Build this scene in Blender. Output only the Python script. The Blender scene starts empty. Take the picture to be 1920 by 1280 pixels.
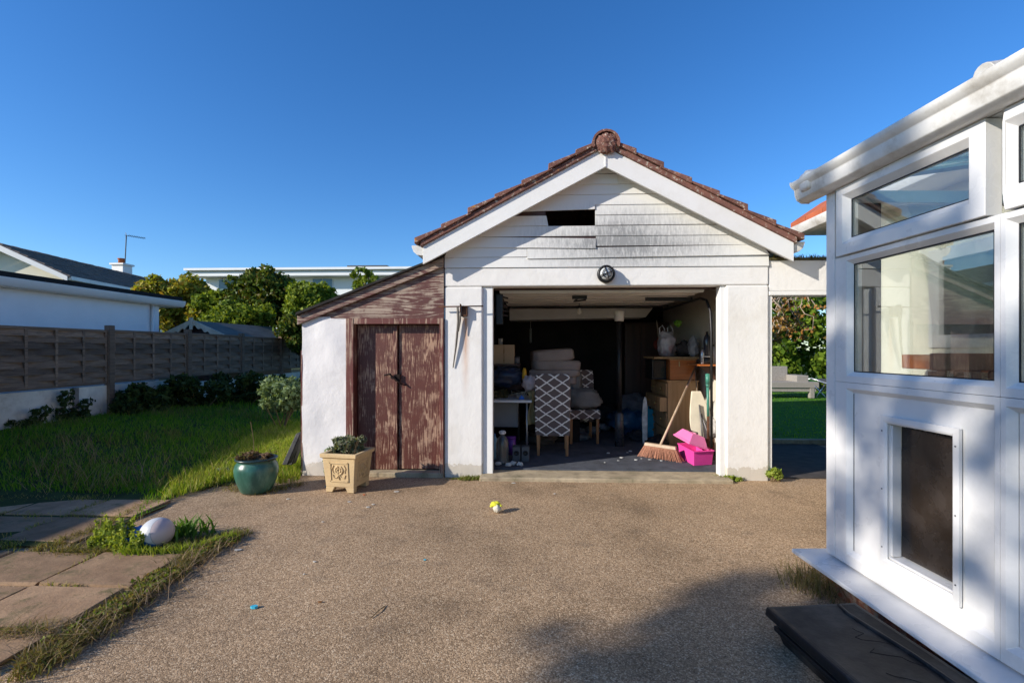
import bpy, bmesh, math, random
import numpy as np
from mathutils import Vector, Matrix, noise as mnoise
random.seed(7); rng = np.random.default_rng(7)
R = math.radians
sc = bpy.context.scene
COL = sc.collection
# ------------------------------------------------------------------ camera
F = 907.0; HC = 1.35; YAW = R(2.5); HZ = 655.0
cam = bpy.data.cameras.new('camera'); camo = bpy.data.objects.new('camera', cam); COL.objects.link(camo)
camo.location = (0, 0, HC); camo.rotation_euler = (R(90), 0, YAW)
cam.sensor_width = 36; cam.lens = 36*F/1920; cam.shift_y = (HZ-640)/1920; cam.clip_start = .05; cam.clip_end = 2000
sc.camera = camo
CO, SI = math.cos(YAW), math.sin(YAW)
def ray(px, py):
    u = (px-960)/F; v = (HZ-py)/F
    return Vector((u*CO-SI, u*SI+CO, v))
def WD(px, py, d): r = ray(px, py); return Vector((0, 0, HC))+r*d
def WY(px, py, Y): r = ray(px, py); return Vector((0, 0, HC))+r*(Y/r.y)
def WX(px, py, X): r = ray(px, py); return Vector((0, 0, HC))+r*(X/r.x)
def G(px, py, z=0): r = ray(px, py); return Vector((0, 0, HC))+r*((z-HC)/r.z)
# ------------------------------------------------------------------ mesh builder
class MB:
    def __init__(s): s.v = []; s.f = []; s.m = None
    def add(s, vs, fs):
        o = len(s.v)
        if s.m is not None: vs = [s.m @ Vector(v) for v in vs]
        s.v += [tuple(v) for v in vs]; s.f += [tuple(i+o for i in f) for f in fs]; return s
    def box(s, x0, x1, y0, y1, z0, z1):
        if x0 > x1: x0, x1 = x1, x0
        if y0 > y1: y0, y1 = y1, y0
        if z0 > z1: z0, z1 = z1, z0
        return s.hexa([(x0,y0,z0),(x1,y0,z0),(x1,y1,z0),(x0,y1,z0)], [(x0,y0,z1),(x1,y0,z1),(x1,y1,z1),(x0,y1,z1)])
    def hexa(s, b, t):
        return s.add(list(b)+list(t), [(3,2,1,0),(4,5,6,7),(0,1,5,4),(1,2,6,5),(2,3,7,6),(3,0,4,7)])
    def prism(s, poly, axis, a0, a1):
        """poly: 2D points; axis 'y': (x,z) extruded in y; 'x': (y,z); 'z': (x,y)"""
        def P(p, a):
            if axis == 'y': return (p[0], a, p[1])
            if axis == 'x': return (a, p[0], p[1])
            return (p[0], p[1], a)
        n = len(poly)
        vs = [P(p, a0) for p in poly]+[P(p, a1) for p in poly]
        fs = [tuple(range(n)), tuple(range(2*n-1, n-1, -1))]+[(i, i+n, (i+1) % n+n, (i+1) % n) for i in range(n)]
        return s.add(vs, fs)
    def tube(s, pts, r, n=8, cap=True):
        pts = [Vector(p) for p in pts]; rs = r if isinstance(r, (list, tuple)) else [r]*len(pts)
        vs = []; up = None
        for i, p in enumerate(pts):
            t = (pts[min(i+1, len(pts)-1)]-pts[max(i-1, 0)]).normalized()
            if up is None:
                up = Vector((0, 0, 1)) if abs(t.z) < .9 else Vector((1, 0, 0))
            a = t.cross(up).normalized(); b = t.cross(a).normalized()
            for k in range(n):
                w = 2*math.pi*k/n
                vs.append(p+(a*math.cos(w)+b*math.sin(w))*rs[i])
        fs = [(i*n+k, i*n+(k+1) % n, (i+1)*n+(k+1) % n, (i+1)*n+k) for i in range(len(pts)-1) for k in range(n)]
        if cap: fs += [tuple(range(n-1, -1, -1)), tuple((len(pts)-1)*n+k for k in range(n))]
        return s.add(vs, fs)
    def lathe(s, prof, c=(0, 0, 0), n=24, axis='z'):
        vs = []
        for (r, h) in prof:
            for k in range(n):
                w = 2*math.pi*k/n
                if axis == 'z': vs.append((c[0]+r*math.cos(w), c[1]+r*math.sin(w), c[2]+h))
                elif axis == 'y': vs.append((c[0]+r*math.cos(w), c[1]+h, c[2]+r*math.sin(w)))
                else: vs.append((c[0]+h, c[1]+r*math.cos(w), c[2]+r*math.sin(w)))
        m = len(prof)
        fs = [(i*n+k, i*n+(k+1) % n, (i+1)*n+(k+1) % n, (i+1)*n+k) for i in range(m-1) for k in range(n)]
        if prof[0][0] > 1e-4: fs.append(tuple(range(n-1, -1, -1)))
        if prof[-1][0] > 1e-4: fs.append(tuple((m-1)*n+k for k in range(n)))
        return s.add(vs, fs)
    def blob(s, c, r, n=14, amp=.15, fr=2., seed=0, sq=1.):
        """a lumpy closed surface; r is (rx,ry,rz), sq<1 makes it boxier"""
        vs = []; m = n
        for i in range(m+1):
            th = math.pi*i/m
            for k in range(2*n):
                ph = math.pi*k/n
                d = Vector((math.sin(th)*math.cos(ph), math.sin(th)*math.sin(ph), math.cos(th)))
                q = Vector([math.copysign(abs(e)**sq, e) for e in d])
                g = 1+amp*mnoise.noise(d*fr+Vector((seed*3.1, seed*1.7, 0)))+amp*.5*mnoise.noise(d*fr*2.7+Vector((0, seed*2.3, 5)))
                vs.append((c[0]+q.x*r[0]*g, c[1]+q.y*r[1]*g, c[2]+q.z*r[2]*g))
        w = 2*n
        fs = [(i*w+k, (i+1)*w+k, (i+1)*w+(k+1) % w, i*w+(k+1) % w) for i in range(m) for k in range(w)]
        return s.add(vs, fs)
    def sheet(s, fn, nu, nv, th=0):
        vs = [fn(i/nu, j/nv) for j in range(nv+1) for i in range(nu+1)]
        fs = [(j*(nu+1)+i, j*(nu+1)+i+1, (j+1)*(nu+1)+i+1, (j+1)*(nu+1)+i) for j in range(nv) for i in range(nu)]
        return s.add(vs, fs)
def rootloc(p):
    while p is not None and p.parent is not None: p = p.parent
    return Vector(p.location) if p is not None else Vector((0, 0, 0))
def tag(o, label=None, cat=None, group=None, kind=None):
    if label: o['label'] = label
    if cat: o['category'] = cat
    if group: o['group'] = group
    if kind: o['kind'] = kind
    return o
def thing(name, label, cat, loc=(0, 0, 0), group=None):
    o = bpy.data.objects.new(name, None); COL.objects.link(o); o.location = loc; o.empty_display_size = .1
    return tag(o, label, cat, group)
def obj(name, mb, mat, parent=None, bevel=0, smooth=False, solid=0, sub=0, origin=None, seg=2):
    """verts of mb are world coordinates (the root thing must not be rotated yet)"""
    me = bpy.data.meshes.new(name)
    off = rootloc(parent) if parent is not None else Vector(origin or (0, 0, 0))
    if isinstance(mb, tuple):
        v, f = mb; v = v-np.array(off); n = len(v); me.vertices.add(n); me.vertices.foreach_set('co', v.astype(np.float32).ravel())
        k = f.shape[1]; me.loops.add(f.size); me.polygons.add(len(f)); me.loops.foreach_set('vertex_index', f.astype(np.int32).ravel())
        me.polygons.foreach_set('loop_start', (np.arange(len(f))*k).astype(np.int32)); me.update(calc_edges=True); me.validate()
    else:
        me.from_pydata([tuple(Vector(v)-off) for v in mb.v], [], mb.f)
        bm = bmesh.new(); bm.from_mesh(me); pass
        bmesh.ops.recalc_face_normals(bm, faces=bm.faces); bm.to_mesh(me); bm.free()
    for m in (mat if isinstance(mat, list) else [mat]): me.materials.append(m)
    if smooth: me.polygons.foreach_set('use_smooth', [True]*len(me.polygons))
    o = bpy.data.objects.new(name, me); COL.objects.link(o)
    if parent is not None: o.parent = parent
    elif origin is not None: o.location = origin
    if solid:
        m = o.modifiers.new('s', 'SOLIDIFY'); m.thickness = solid; m.offset = 0
    if bevel:
        m = o.modifiers.new('b', 'BEVEL'); m.width = bevel; m.segments = seg; m.limit_method = 'ANGLE'; m.angle_limit = R(35)
        me.polygons.foreach_set('use_smooth', [True]*len(me.polygons))
        m.harden_normals = True
    if sub:
        m = o.modifiers.new('u', 'SUBSURF'); m.levels = sub; m.render_levels = sub
    return o
def struct(name, mb, mat, **k): return tag(obj(name, mb, mat, **k), kind='structure')
def copy_tree(o, parent=None):
    c = o.copy(); COL.objects.link(c); c.parent = parent
    for ch in list(o.children): copy_tree(ch, c)
    return c
# ------------------------------------------------------------------ materials
class NT:
    def __init__(s, name):
        s.mat = bpy.data.materials.new(name); s.mat.use_nodes = True; s.t = s.mat.node_tree; s.n = s.t.nodes; s.l = s.t.links
        s.b = s.n['Principled BSDF']; s.tc = None
    def new(s, ty, **k):
        o = s.n.new(ty)
        for a, v in k.items(): setattr(o, a, v)
        return o
    def coord(s, scale=(1, 1, 1), rot=(0, 0, 0), loc=(0, 0, 0)):
        if s.tc is None: s.tc = s.new('ShaderNodeTexCoord')
        m = s.new('ShaderNodeMapping'); s.l.new(s.tc.outputs['Object'], m.inputs[0])
        m.inputs['Scale'].default_value = scale if not isinstance(scale, (int, float)) else (scale,)*3
        m.inputs['Rotation'].default_value = rot; m.inputs['Location'].default_value = loc
        return m.outputs[0]
    def noise(s, scale=5, detail=4, rough=.6, co=None, dist=0, lac=2.):
        o = s.new('ShaderNodeTexNoise'); s.l.new(co if co is not None else s.coord(), o.inputs['Vector'])
        o.inputs['Scale'].default_value = scale; o.inputs['Detail'].default_value = detail; o.inputs['Roughness'].default_value = rough
        o.inputs['Distortion'].default_value = dist
        return o.outputs[0]
    def vor(s, scale=5, co=None, feat='F1', out='Distance'):
        o = s.new('ShaderNodeTexVoronoi', feature=feat); s.l.new(co if co is not None else s.coord(), o.inputs['Vector'])
        o.inputs['Scale'].default_value = scale
        return o.outputs[out]
    def ramp(s, val, stops):
        o = s.new('ShaderNodeValToRGB'); s.l.new(val, o.inputs[0]); e = o.color_ramp.elements
        while len(e) < len(stops): e.new(.5)
        for i, (p, c) in enumerate(stops):
            e[i].position = p; c = (c, c, c) if isinstance(c, (int, float)) else c; e[i].color = (*c, 1)
        return o.outputs[0]
    def mix(s, fac, a, b, mode='MIX'):
        o = s.new('ShaderNodeMix', data_type='RGBA', blend_type=mode)
        for i, v in ((0, fac), (6, a), (7, b)):
            if isinstance(v, (int, float)): o.inputs[i].default_value = v if i == 0 else (v, v, v, 1)
            elif isinstance(v, tuple): o.inputs[i].default_value = (*v, 1)
            else: s.l.new(v, o.inputs[i])
        return o.outputs[2]
    def math(s, op, a, b=None, c=None):
        o = s.new('ShaderNodeMath', operation=op)
        for i, v in enumerate((a, b, c)):
            if v is None: continue
            if isinstance(v, (int, float)): o.inputs[i].default_value = v
            else: s.l.new(v, o.inputs[i])
        return o.outputs[0]
    def bump(s, h, strength=.3, dist=.01, prev=None):
        o = s.new('ShaderNodeBump'); s.l.new(h, o.inputs['Height']); o.inputs['Strength'].default_value = strength; o.inputs['Distance'].default_value = dist
        if prev is not None: s.l.new(prev, o.inputs['Normal'])
        return o.outputs[0]
    def set(s, col=None, rough=None, metal=None, nrm=None, spec=None, **k):
        def st(nm, v):
            if v is None: return
            if isinstance(v, (int, float)): s.b.inputs[nm].default_value = v
            elif isinstance(v, tuple): s.b.inputs[nm].default_value = (*v, 1)
            else: s.l.new(v, s.b.inputs[nm])
        st('Base Color', col); st('Roughness', rough); st('Metallic', metal); st('Normal', nrm); st('Specular IOR Level', spec)
        return s.mat
_mc = {}
def M(name, col, rough=.7, var=.25, scale=6, bump=.15, bscale=60, metal=0, dirt=None, spec=None):
    """plain material with procedural variation"""
    if name in _mc: return _mc[name]
    t = NT(name); n = t.noise(scale, 5); d = tuple(max(0, c*(1-var)) for c in col); l = tuple(min(1, c*(1+var*.6)) for c in col)
    c = t.ramp(n, [(.3, d), (.7, l)])
    if dirt:
        k = t.ramp(t.noise(scale*.5, 7, .7), [(.5, 0.), (.72, 1.)]); c = t.mix(k, c, dirt)
    nr = t.bump(t.noise(bscale, 4), bump, .004) if bump else None
    r = t.ramp(t.noise(scale*2, 3), [(.2, max(0, rough-.12)), (.8, min(1, rough+.12))])
    if spec is None and rough >= .7: spec = .12
    _mc[name] = t.set(c, r, metal, nr, spec); return _mc[name]
def leafmat(name, cols, trans=.25, rough=.5):
    if name in _mc: return _mc[name]
    t = NT(name); g = t.new('ShaderNodeNewGeometry'); k = len(cols)
    c = t.ramp(g.outputs['Random Per Island'], [(i/(k-1) if k > 1 else 0, cc) for i, cc in enumerate(cols)])
    t.set(c, rough, 0)
    t.b.inputs['Specular IOR Level'].default_value = .08
    tr = t.new('ShaderNodeBsdfTranslucent'); mx = t.new('ShaderNodeMixShader'); mx.inputs[0].default_value = trans
    c2 = t.mix(1., c, (1.6, 1.5, .5), 'MULTIPLY'); t.l.new(c2, tr.inputs[0])
    t.l.new(t.b.outputs[0], mx.inputs[1]); t.l.new(tr.outputs[0], mx.inputs[2]); t.l.new(mx.outputs[0], t.n['Material Output'].inputs[0])
    _mc[name] = t.mat; return t.mat
def glassmat(name, tint=(1, 1, 1), refl=1., rough=0., ior=1.5, haze=0.):
    if name in _mc: return _mc[name]
    t = NT(name); tr = t.new('ShaderNodeBsdfTransparent'); tr.inputs[0].default_value = (*tint, 1)
    gl = t.new('ShaderNodeBsdfGlossy'); gl.inputs['Roughness'].default_value = rough
    fr = t.new('ShaderNodeFresnel'); fr.inputs[0].default_value = ior
    f2 = t.math('MULTIPLY', fr.outputs[0], refl); mx = t.new('ShaderNodeMixShader')
    t.l.new(f2, mx.inputs[0]); t.l.new(tr.outputs[0], mx.inputs[1]); t.l.new(gl.outputs[0], mx.inputs[2])
    out = mx.outputs[0]
    if haze:
        df = t.new('ShaderNodeBsdfDiffuse'); df.inputs[0].default_value = (.8, .8, .78, 1); m2 = t.new('ShaderNodeMixShader')
        t.l.new(t.math('MULTIPLY', t.noise(3, 5), haze), m2.inputs[0]); t.l.new(out, m2.inputs[1]); t.l.new(df.outputs[0], m2.inputs[2]); out = m2.outputs[0]
    t.l.new(out, t.n['Material Output'].inputs[0]); _mc[name] = t.mat; return t.mat

def mk_render(name, base=(.75, .725, .685), stain=(.56, .58, .50), bumpy=1., damp=False, rust=None):
    t = NT(name)
    n1 = t.noise(1.6, 6, .65); n2 = t.noise(9, 5, .6); n3 = t.noise(70, 3, .6)
    c = t.mix(t.ramp(n1, [(.52, 0.), (.8, .5)]), base, stain)
    c = t.mix(t.ramp(t.noise(40, 6, .75), [(.66, 0.), (.74, .6)]), c, (.42, .38, .32))
    if damp:
        sx = t.new('ShaderNodeSeparateXYZ'); t.l.new(t.coord(), sx.inputs[0])
        zz = t.math('ADD', sx.outputs[2], t.math('MULTIPLY', t.noise(7, 6, .75), -.26))
        c = t.mix(t.ramp(zz, [(-.16, .6), (-.02, .12), (.10, 0.)]), c, (.42, .35, .25))
    if rust:
        sx = t.new('ShaderNodeSeparateXYZ'); t.l.new(t.coord(), sx.inputs[0])
        d = t.math('ABSOLUTE', t.math('SUBTRACT', sx.outputs[0], rust[0]))
        k = t.math('MULTIPLY', t.ramp(t.math('MULTIPLY', d, 14.), [(.0, 1.), (.7, 0.)]), t.ramp(t.noise(6, 6, .7, t.coord((9, 9, .8))), [(.3, .5), (.6, 1.)]))
        k = t.math('MULTIPLY', k, t.ramp(t.math('SUBTRACT', rust[1], sx.outputs[2]), [(0., 0.), (.01, 1.), (.12, .85), (.9, 0.)]))
        c = t.mix(k, c, (.46, .17, .025))
    nr = t.bump(n1, .22*bumpy, .06); nr = t.bump(n2, .20*bumpy, .02, nr); nr = t.bump(n3, .25, .004, nr)
    return t.set(c, .85, 0, nr)
m_render = mk_render('white_painted_render')
m_render_rough = mk_render('rough_white_render', (.74, .71, .69), (.50, .46, .41), 1.15, True)
m_inwall = mk_render('cream_inner_wall', (.62, .55, .45), (.4, .33, .25), .7, False)
m_pvc = M('white_pvc', (.68, .67, .655), .32, .06, 3, .05, 20, dirt=(.52, .51, .48))
m_pvcdirty = M('white_gutter', (.70, .69, .66), .4, .12, 7, .1, 30, dirt=(.34, .31, .26))
m_bargew = M('white_painted_barge', (.76, .75, .72), .5, .06, 2, .1, 20, dirt=(.62, .6, .55))
m_cream = M('cream_house_paint', (.80, .76, .62), .8, .08, 2, .3, 60)
m_black = M('black_metal', (.015, .015, .016), .45, .4, 8, .1, metal=.3)
m_blackpl = M('black_plastic', (.010, .010, .011), .5, .35, 9, .25, 40, dirt=(.075, .066, .055), spec=.3)
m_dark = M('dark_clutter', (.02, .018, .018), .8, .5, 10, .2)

def mk_siding():
    t = NT('white_cladding')
    co = t.coord((6, 6, 1.2)); str_ = t.noise(9, 6, .75, co)
    mask = t.noise(1.1, 4, .55, t.coord((1, 1, 2.2), loc=(3.3, 0, 1.)))
    sx = t.new('ShaderNodeSeparateXYZ'); t.l.new(t.coord(), sx.inputs[0])
    gx = t.math('SUBTRACT', 1., t.math('MULTIPLY', t.math('ABSOLUTE', t.math('SUBTRACT', sx.outputs[0], .22)), .72))
    gz = t.math('SUBTRACT', 1., t.math('MULTIPLY', t.math('ABSOLUTE', t.math('SUBTRACT', sx.outputs[2], 2.45)), 1.9))
    g = t.math('MULTIPLY', t.math('MAXIMUM', gx, 0.), t.math('MAXIMUM', gz, 0.))
    k = t.math('MULTIPLY', t.math('MULTIPLY', g, t.math('ADD', t.math('MULTIPLY', str_, 1.6), -.25)), t.math('ADD', t.math('MULTIPLY', mask, 2.), .9))
    c = t.mix(t.ramp(k, [(.12, 0.), (.9, .85)]), (.73, .715, .675), (.19, .19, .185))
    return t.set(c, .5, 0, t.bump(t.noise(30, 3), .1, .003))
m_siding = mk_siding()

def mk_oldwood(name, paint=(.095, .028, .02), wood=(.36, .25, .18), grain='z', amt=.5, sc=1., gray=.0):
    t = NT(name)
    s = {'z': (1, 1, .055), 'x': (.07, 1, 1)}[grain]
    co = t.coord(s)
    d = t.noise(2.3*sc, 3, .5, t.coord(tuple(v**.45 for v in s)))
    w = t.new('ShaderNodeTexNoise'); t.l.new(co, w.inputs['Vector']); w.inputs['Scale'].default_value = 5*sc; w.inputs['Detail'].default_value = 2
    rings = t.math('FRACT', t.math('MULTIPLY', w.outputs[0], 16.))
    rings = t.math('ABSOLUTE', t.math('SUBTRACT', rings, .5))
    fine = t.noise(95*sc, 5, .75, t.coord(tuple(v if v == 1 else .05 for v in s)))
    patch = t.noise(2.6*sc, 7, .68)
    k = t.math('ADD', t.math('ADD', t.math('MULTIPLY', rings, .8), t.math('MULTIPLY', fine, .9)), t.math('MULTIPLY', patch, 1.3))
    k = t.math('ADD', k, t.math('MULTIPLY', d, .5)); k = t.math('MULTIPLY', k, .5)
    m = t.ramp(k, [(.80-.1*amt, 0.), (.885-.1*amt, 1.)])
    wd = t.mix(t.noise(30, 4, .6, co), tuple(c*.62 for c in wood), tuple(min(1, c*1.35) for c in wood))
    pc = t.mix(t.noise(4, 4), tuple(c*.75 for c in paint), tuple(c*1.3 for c in paint))
    c = t.mix(m, pc, wd)
    nr = t.bump(m, .35, -.003); nr = t.bump(fine, .5, .002, nr)
    return t.set(c, t.mix(m, (.5,)*3, (.85,)*3), 0, nr)
m_doorwood = mk_oldwood('peeling_brown_door_paint', (.095, .025, .016), amt=.10, wood=(.36, .225, .15), sc=2.4)
m_framewood = mk_oldwood('brown_frame_paint', (.12, .03, .022), amt=.12)
m_boardwood = mk_oldwood('weathered_brown_board', (.10, .03, .022), (.34, .26, .20), 'x', .45, 1.7)

def mk_tile(name, base, dark, lich=True, lichc=(.5, .47, .38)):
    t = NT(name); g = t.new('ShaderNodeNewGeometry')
    c = t.mix(t.ramp(t.noise(7, 7, .72), [(.35, 0.), (.68, 1.)]), dark, base)
    c = t.mix(.35, c, t.mix(g.outputs['Random Per Island'], tuple(v*.5 for v in base), tuple(v*1.3 for v in base)))
    if lich:
        c = t.mix(t.ramp(t.noise(28, 4, .7), [(.57, 0.), (.66, .75)]), c, lichc)
        o = t.math('MULTIPLY', t.ramp(t.noise(11, 5, .6, t.coord(loc=(5, 2, 1))), [(.66, 0.), (.70, .8)]), 1.)
        c = t.mix(o, c, (.50, .21, .02))
    nr = t.bump(t.noise(60, 5, .7), .6, .008)
    return t.set(c, .9, 0, nr)
m_tile = mk_tile('weathered_red_tile', (.235, .10, .07), (.07, .036, .03))
m_redtile = mk_tile('orange_red_tile', (.52, .13, .05), (.25, .07, .03), False)
m_greytile = mk_tile('brown_grey_tile', (.17, .135, .115), (.10, .08, .068), False)
def mk_brick():
    t = NT('old_red_brick'); b = t.new('ShaderNodeTexBrick'); t.l.new(t.coord(rot=(R(90), 0, R(90))), b.inputs[0])
    b.inputs['Color1'].default_value = (.32, .085, .04, 1); b.inputs['Color2'].default_value = (.22, .06, .035, 1); b.inputs['Mortar'].default_value = (.36, .30, .22, 1)
    b.inputs['Scale'].default_value = 1; b.inputs['Brick Width'].default_value = .225; b.inputs['Row Height'].default_value = .075; b.inputs['Mortar Size'].default_value = .009
    c = t.mix(t.ramp(t.noise(20, 6, .75), [(.45, 0.), (.65, .9)]), b.outputs[0], (.34, .29, .2))
    c = t.mix(t.ramp(t.noise(9, 6, .75), [(.55, 0.), (.7, .8)]), c, (.05, .045, .03))
    nr = t.bump(b.outputs[1], .6, -.01); nr = t.bump(t.noise(40, 6, .7), .7, .01, nr)
    return t.set(c, .92, 0, nr)
m_brick = mk_brick()
def mk_asphalt():
    t = NT('aggregate_asphalt')
    g = t.new('ShaderNodeTexVoronoi'); t.l.new(t.coord(), g.inputs['Vector']); g.inputs['Scale'].default_value = 170
    sp = t.new('ShaderNodeSeparateColor'); t.l.new(g.outputs['Color'], sp.inputs[0])
    c = t.ramp(sp.outputs[0], [(.0, (.095, .060, .033)), (.35, (.25, .166, .094)), (.68, (.43, .29, .170)), (.9, (.66, .47, .30)), (1., (.85, .69, .48))])
    n2 = t.noise(60, 4, .7); c = t.mix(.48, c, t.ramp(n2, [(.3, (.125, .08, .046)), (.7, (.56, .375, .225))]))
    big = t.noise(.9, 6, .62); c = t.mix(1., c, t.ramp(big, [(.3, .55), (.47, .93), (.70, 1.17)]), 'MULTIPLY')
    med = t.noise(4.5, 6, .7, t.coord(loc=(4, 2, 0))); c = t.mix(t.ramp(med, [(.55, 0.), (.72, .5)]), c, (.14, .10, .07))
    c = t.mix(1., c, (.99, 1., 1.), 'MULTIPLY')
    wt = t.ramp(t.noise(13, 6, .62, t.coord(loc=(1, 7, 0))), [(.735, 0.), (.75, .75)]); c = t.mix(wt, c, (.42, .39, .34))
    h = t.math('SUBTRACT', 1., g.outputs['Distance'])
    nr = t.bump(big, .25, .05); nr = t.bump(h, .45, .004, nr); nr = t.bump(n2, .4, .004, nr)
    return t.set(c, .9, 0, nr, .15)
m_asphalt = mk_asphalt()
def mk_slab():
    t = NT('worn_concrete_slab'); g = t.new('ShaderNodeNewGeometry')
    c = t.ramp(t.noise(3, 8, .7), [(.3, (.26, .165, .10)), (.7, (.50, .34, .21))])
    c = t.mix(1., c, t.mix(g.outputs['Random Per Island'], (.62, .60, .58), (1.15, 1.1, 1.04)), 'MULTIPLY')
    c = t.mix(t.ramp(t.noise(150, 4, .8), [(.52, 0.), (.66, .7)]), c, (.13, .10, .07))
    c = t.mix(t.ramp(t.noise(6, 7, .75, t.coord(loc=(2, 1, 0))), [(.52, 0.), (.66, .75)]), c, (.11, .10, .045))
    nr = t.bump(t.noise(5, 7, .7), .5, .02); nr = t.bump(t.noise(120, 4), .5, .003, nr)
    return t.set(c, .92, 0, nr, .12)
m_slab = mk_slab()
m_conc = M('rough_concrete', (.42, .34, .23), .9, .45, 9, .8, 50, dirt=(.10, .09, .05))
m_soil = M('dark_soil', (.055, .038, .025), .95, .6, 12, .9, 60)
m_grassbase = M('turf_soil', (.04, .055, .015), .95, .5, 5, .8, 40)
def mk_fence():
    t = NT('weathered_fence_wood'); g = t.new('ShaderNodeNewGeometry')
    f = t.noise(50, 5, .7, t.coord((1, .04, 1))); c = t.ramp(f, [(.3, (.07, .048, .034)), (.7, (.20, .145, .10))])
    c = t.mix(1., c, t.mix(g.outputs['Random Per Island'], (.45, .45, .45), (1.5, 1.45, 1.4)), 'MULTIPLY')
    return t.set(c, .85, 0, t.bump(f, .5, .004))
m_fence = mk_fence()
def mk_lattice():
    t = NT('lattice_fabric'); sx = t.new('ShaderNodeSeparateXYZ'); wob = t.noise(26, 2, .5)
    t.l.new(t.coord(), sx.inputs[0])
    x = t.math('DIVIDE', t.math('ADD', sx.outputs[0], t.math('MULTIPLY', sx.outputs[1], .35)), .19); z = t.math('DIVIDE', sx.outputs[2], .128)
    w = t.math('MULTIPLY', t.math('SUBTRACT', wob, .5), .16)
    def ln(e):
        fr = t.math('FRACT', t.math('ADD', e, 40.)); return t.math('ABSOLUTE', t.math('SUBTRACT', fr, .5))
    a = ln(t.math('ADD', t.math('ADD', x, z), w)); b = ln(t.math('ADD', t.math('SUBTRACT', x, z), w)); m = t.math('MINIMUM', a, b)
    c = t.mix(t.ramp(m, [(.062, 1.), (.08, 0.)]), (.125, .09, .08), (.74, .69, .63))
    return t.set(c, .95, 0, t.bump(t.noise(300, 3), .3, .002))
m_lattice = mk_lattice()
def mk_wood(name, a, b, sc=1., axis=2, rough=.5):
    t = NT(name); s = [1, 1, 1]; s[axis] = .07
    f = t.noise(22*sc, 6, .65, t.coord(tuple(s)), .5); c = t.ramp(f, [(.3, a), (.7, b)])
    return t.set(c, rough, 0, t.bump(f, .2, .002))
m_pine = mk_wood('old_pine', (.28, .135, .05), (.52, .31, .14), .7)
m_orangewood = mk_wood('varnished_red_wood', (.27, .07, .015), (.48, .15, .035), .8, 0, .3)
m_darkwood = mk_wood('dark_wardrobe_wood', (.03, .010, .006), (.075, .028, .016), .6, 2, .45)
m_legwood = mk_wood('chair_leg_wood', (.22, .09, .03), (.38, .18, .07), 1., 2, .4)
m_handle = mk_wood('broom_handle_wood', (.36, .25, .16), (.55, .42, .30), 1., 2, .6)
# ------------------------------------------------------------------ scatter generators (numpy)
def poly_sample(poly, n):
    P = np.array([(p[0], p[1]) for p in poly]); lo, hi = P.min(0), P.max(0); out = []
    tot = 0
    while tot < n:
        q = rng.uniform(lo, hi, (n*2, 2)); ins = np.zeros(len(q), bool); j = len(P)-1
        for i in range(len(P)):
            xi, yi = P[i]; xj, yj = P[j]
            c = ((yi > q[:, 1]) != (yj > q[:, 1])) & (q[:, 0] < (xj-xi)*(q[:, 1]-yi)/(yj-yi+1e-12)+xi); ins ^= c; j = i
        out.append(q[ins]); tot += ins.sum()
    return np.concatenate(out)[:n]
def blades(xy, hfun, zfun, w=.006, lean=.5, flat=0.):
    """bent tapered blades: 5 verts, 3 tris each -> as quads+tri merged in tris"""
    n = len(xy); h = hfun(n); z = zfun(xy); a = rng.uniform(0, 2*np.pi, n); l = rng.uniform(.1, 1, n)*lean*h
    base = np.c_[xy, z]; dx = np.c_[np.cos(a), np.sin(a), np.zeros(n)]; fa = rng.uniform(0, 2*np.pi, n); side = np.c_[np.cos(fa), np.sin(fa), np.zeros(n)]
    W = (w*rng.uniform(.6, 1.4, n))[:, None]
    up = np.c_[np.zeros((n, 2)), h*(1-flat)]
    v0 = base-side*W/2; v1 = base+side*W/2; mid = base+up*.6+dx*(l*.35)[:, None]; v2 = mid+side*W*.35; v3 = mid-side*W*.35; v4 = base+up+dx*l[:, None]
    V = np.stack([v0, v1, v2, v3, v4], 1).reshape(-1, 3); o = (np.arange(n)*5)[:, None]
    T = np.concatenate([o+np.array([0, 1, 2]), o+np.array([0, 2, 3]), o+np.array([3, 2, 4])], 0)
    return V, T
def leaves(cen, rad, n, size, aspect=1.7, seed=0, up=.3):
    """n leaf quads in clumps; cen (k,3), rad (k,)"""
    k = len(cen); cen = np.asarray(cen, float); rad = np.asarray(rad, float); p = rad**2/np.sum(rad**2)
    idx = rng.choice(k, n, p=p); d = rng.normal(size=(n, 3)); d /= np.linalg.norm(d, axis=1)[:, None]
    r = rad[idx]*rng.uniform(.25, 1, n)**.45; c = cen[idx]+d*r[:, None]*np.array([1, 1, .85])
    a = rng.normal(size=(n, 3)); a[:, 2] -= up; a /= np.linalg.norm(a, axis=1)[:, None]; b = np.cross(a, d+rng.normal(size=(n, 3))*.6); b /= np.linalg.norm(b, axis=1)[:, None]+1e-9
    s = (size*rng.uniform(.5, 1.3, n))[:, None]
    v0 = c-a*s*.5*aspect; v1 = c+b*s*.5; v2 = c+a*s*.5*aspect; v3 = c-b*s*.5
    V = np.stack([v0, v1, v2, v3], 1).reshape(-1, 3); o = (np.arange(n)*4)[:, None]
    return V, np.concatenate([o+np.array([0, 1, 2]), o+np.array([0, 2, 3])], 0)
def merge(parts):
    V = []; T = []; o = 0
    for v, t in parts: V.append(v); T.append(t+o); o += len(v)
    return np.concatenate(V), np.concatenate(T)
def crown_clumps(c, r, k, cr):
    c = np.array(c); d = rng.normal(size=(k, 3)); d /= np.linalg.norm(d, axis=1)[:, None]
    q = c+d*np.array(r)*(rng.uniform(.15, 1, k)**.5)[:, None]; return q, cr*rng.uniform(.6, 1.25, k)
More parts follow.
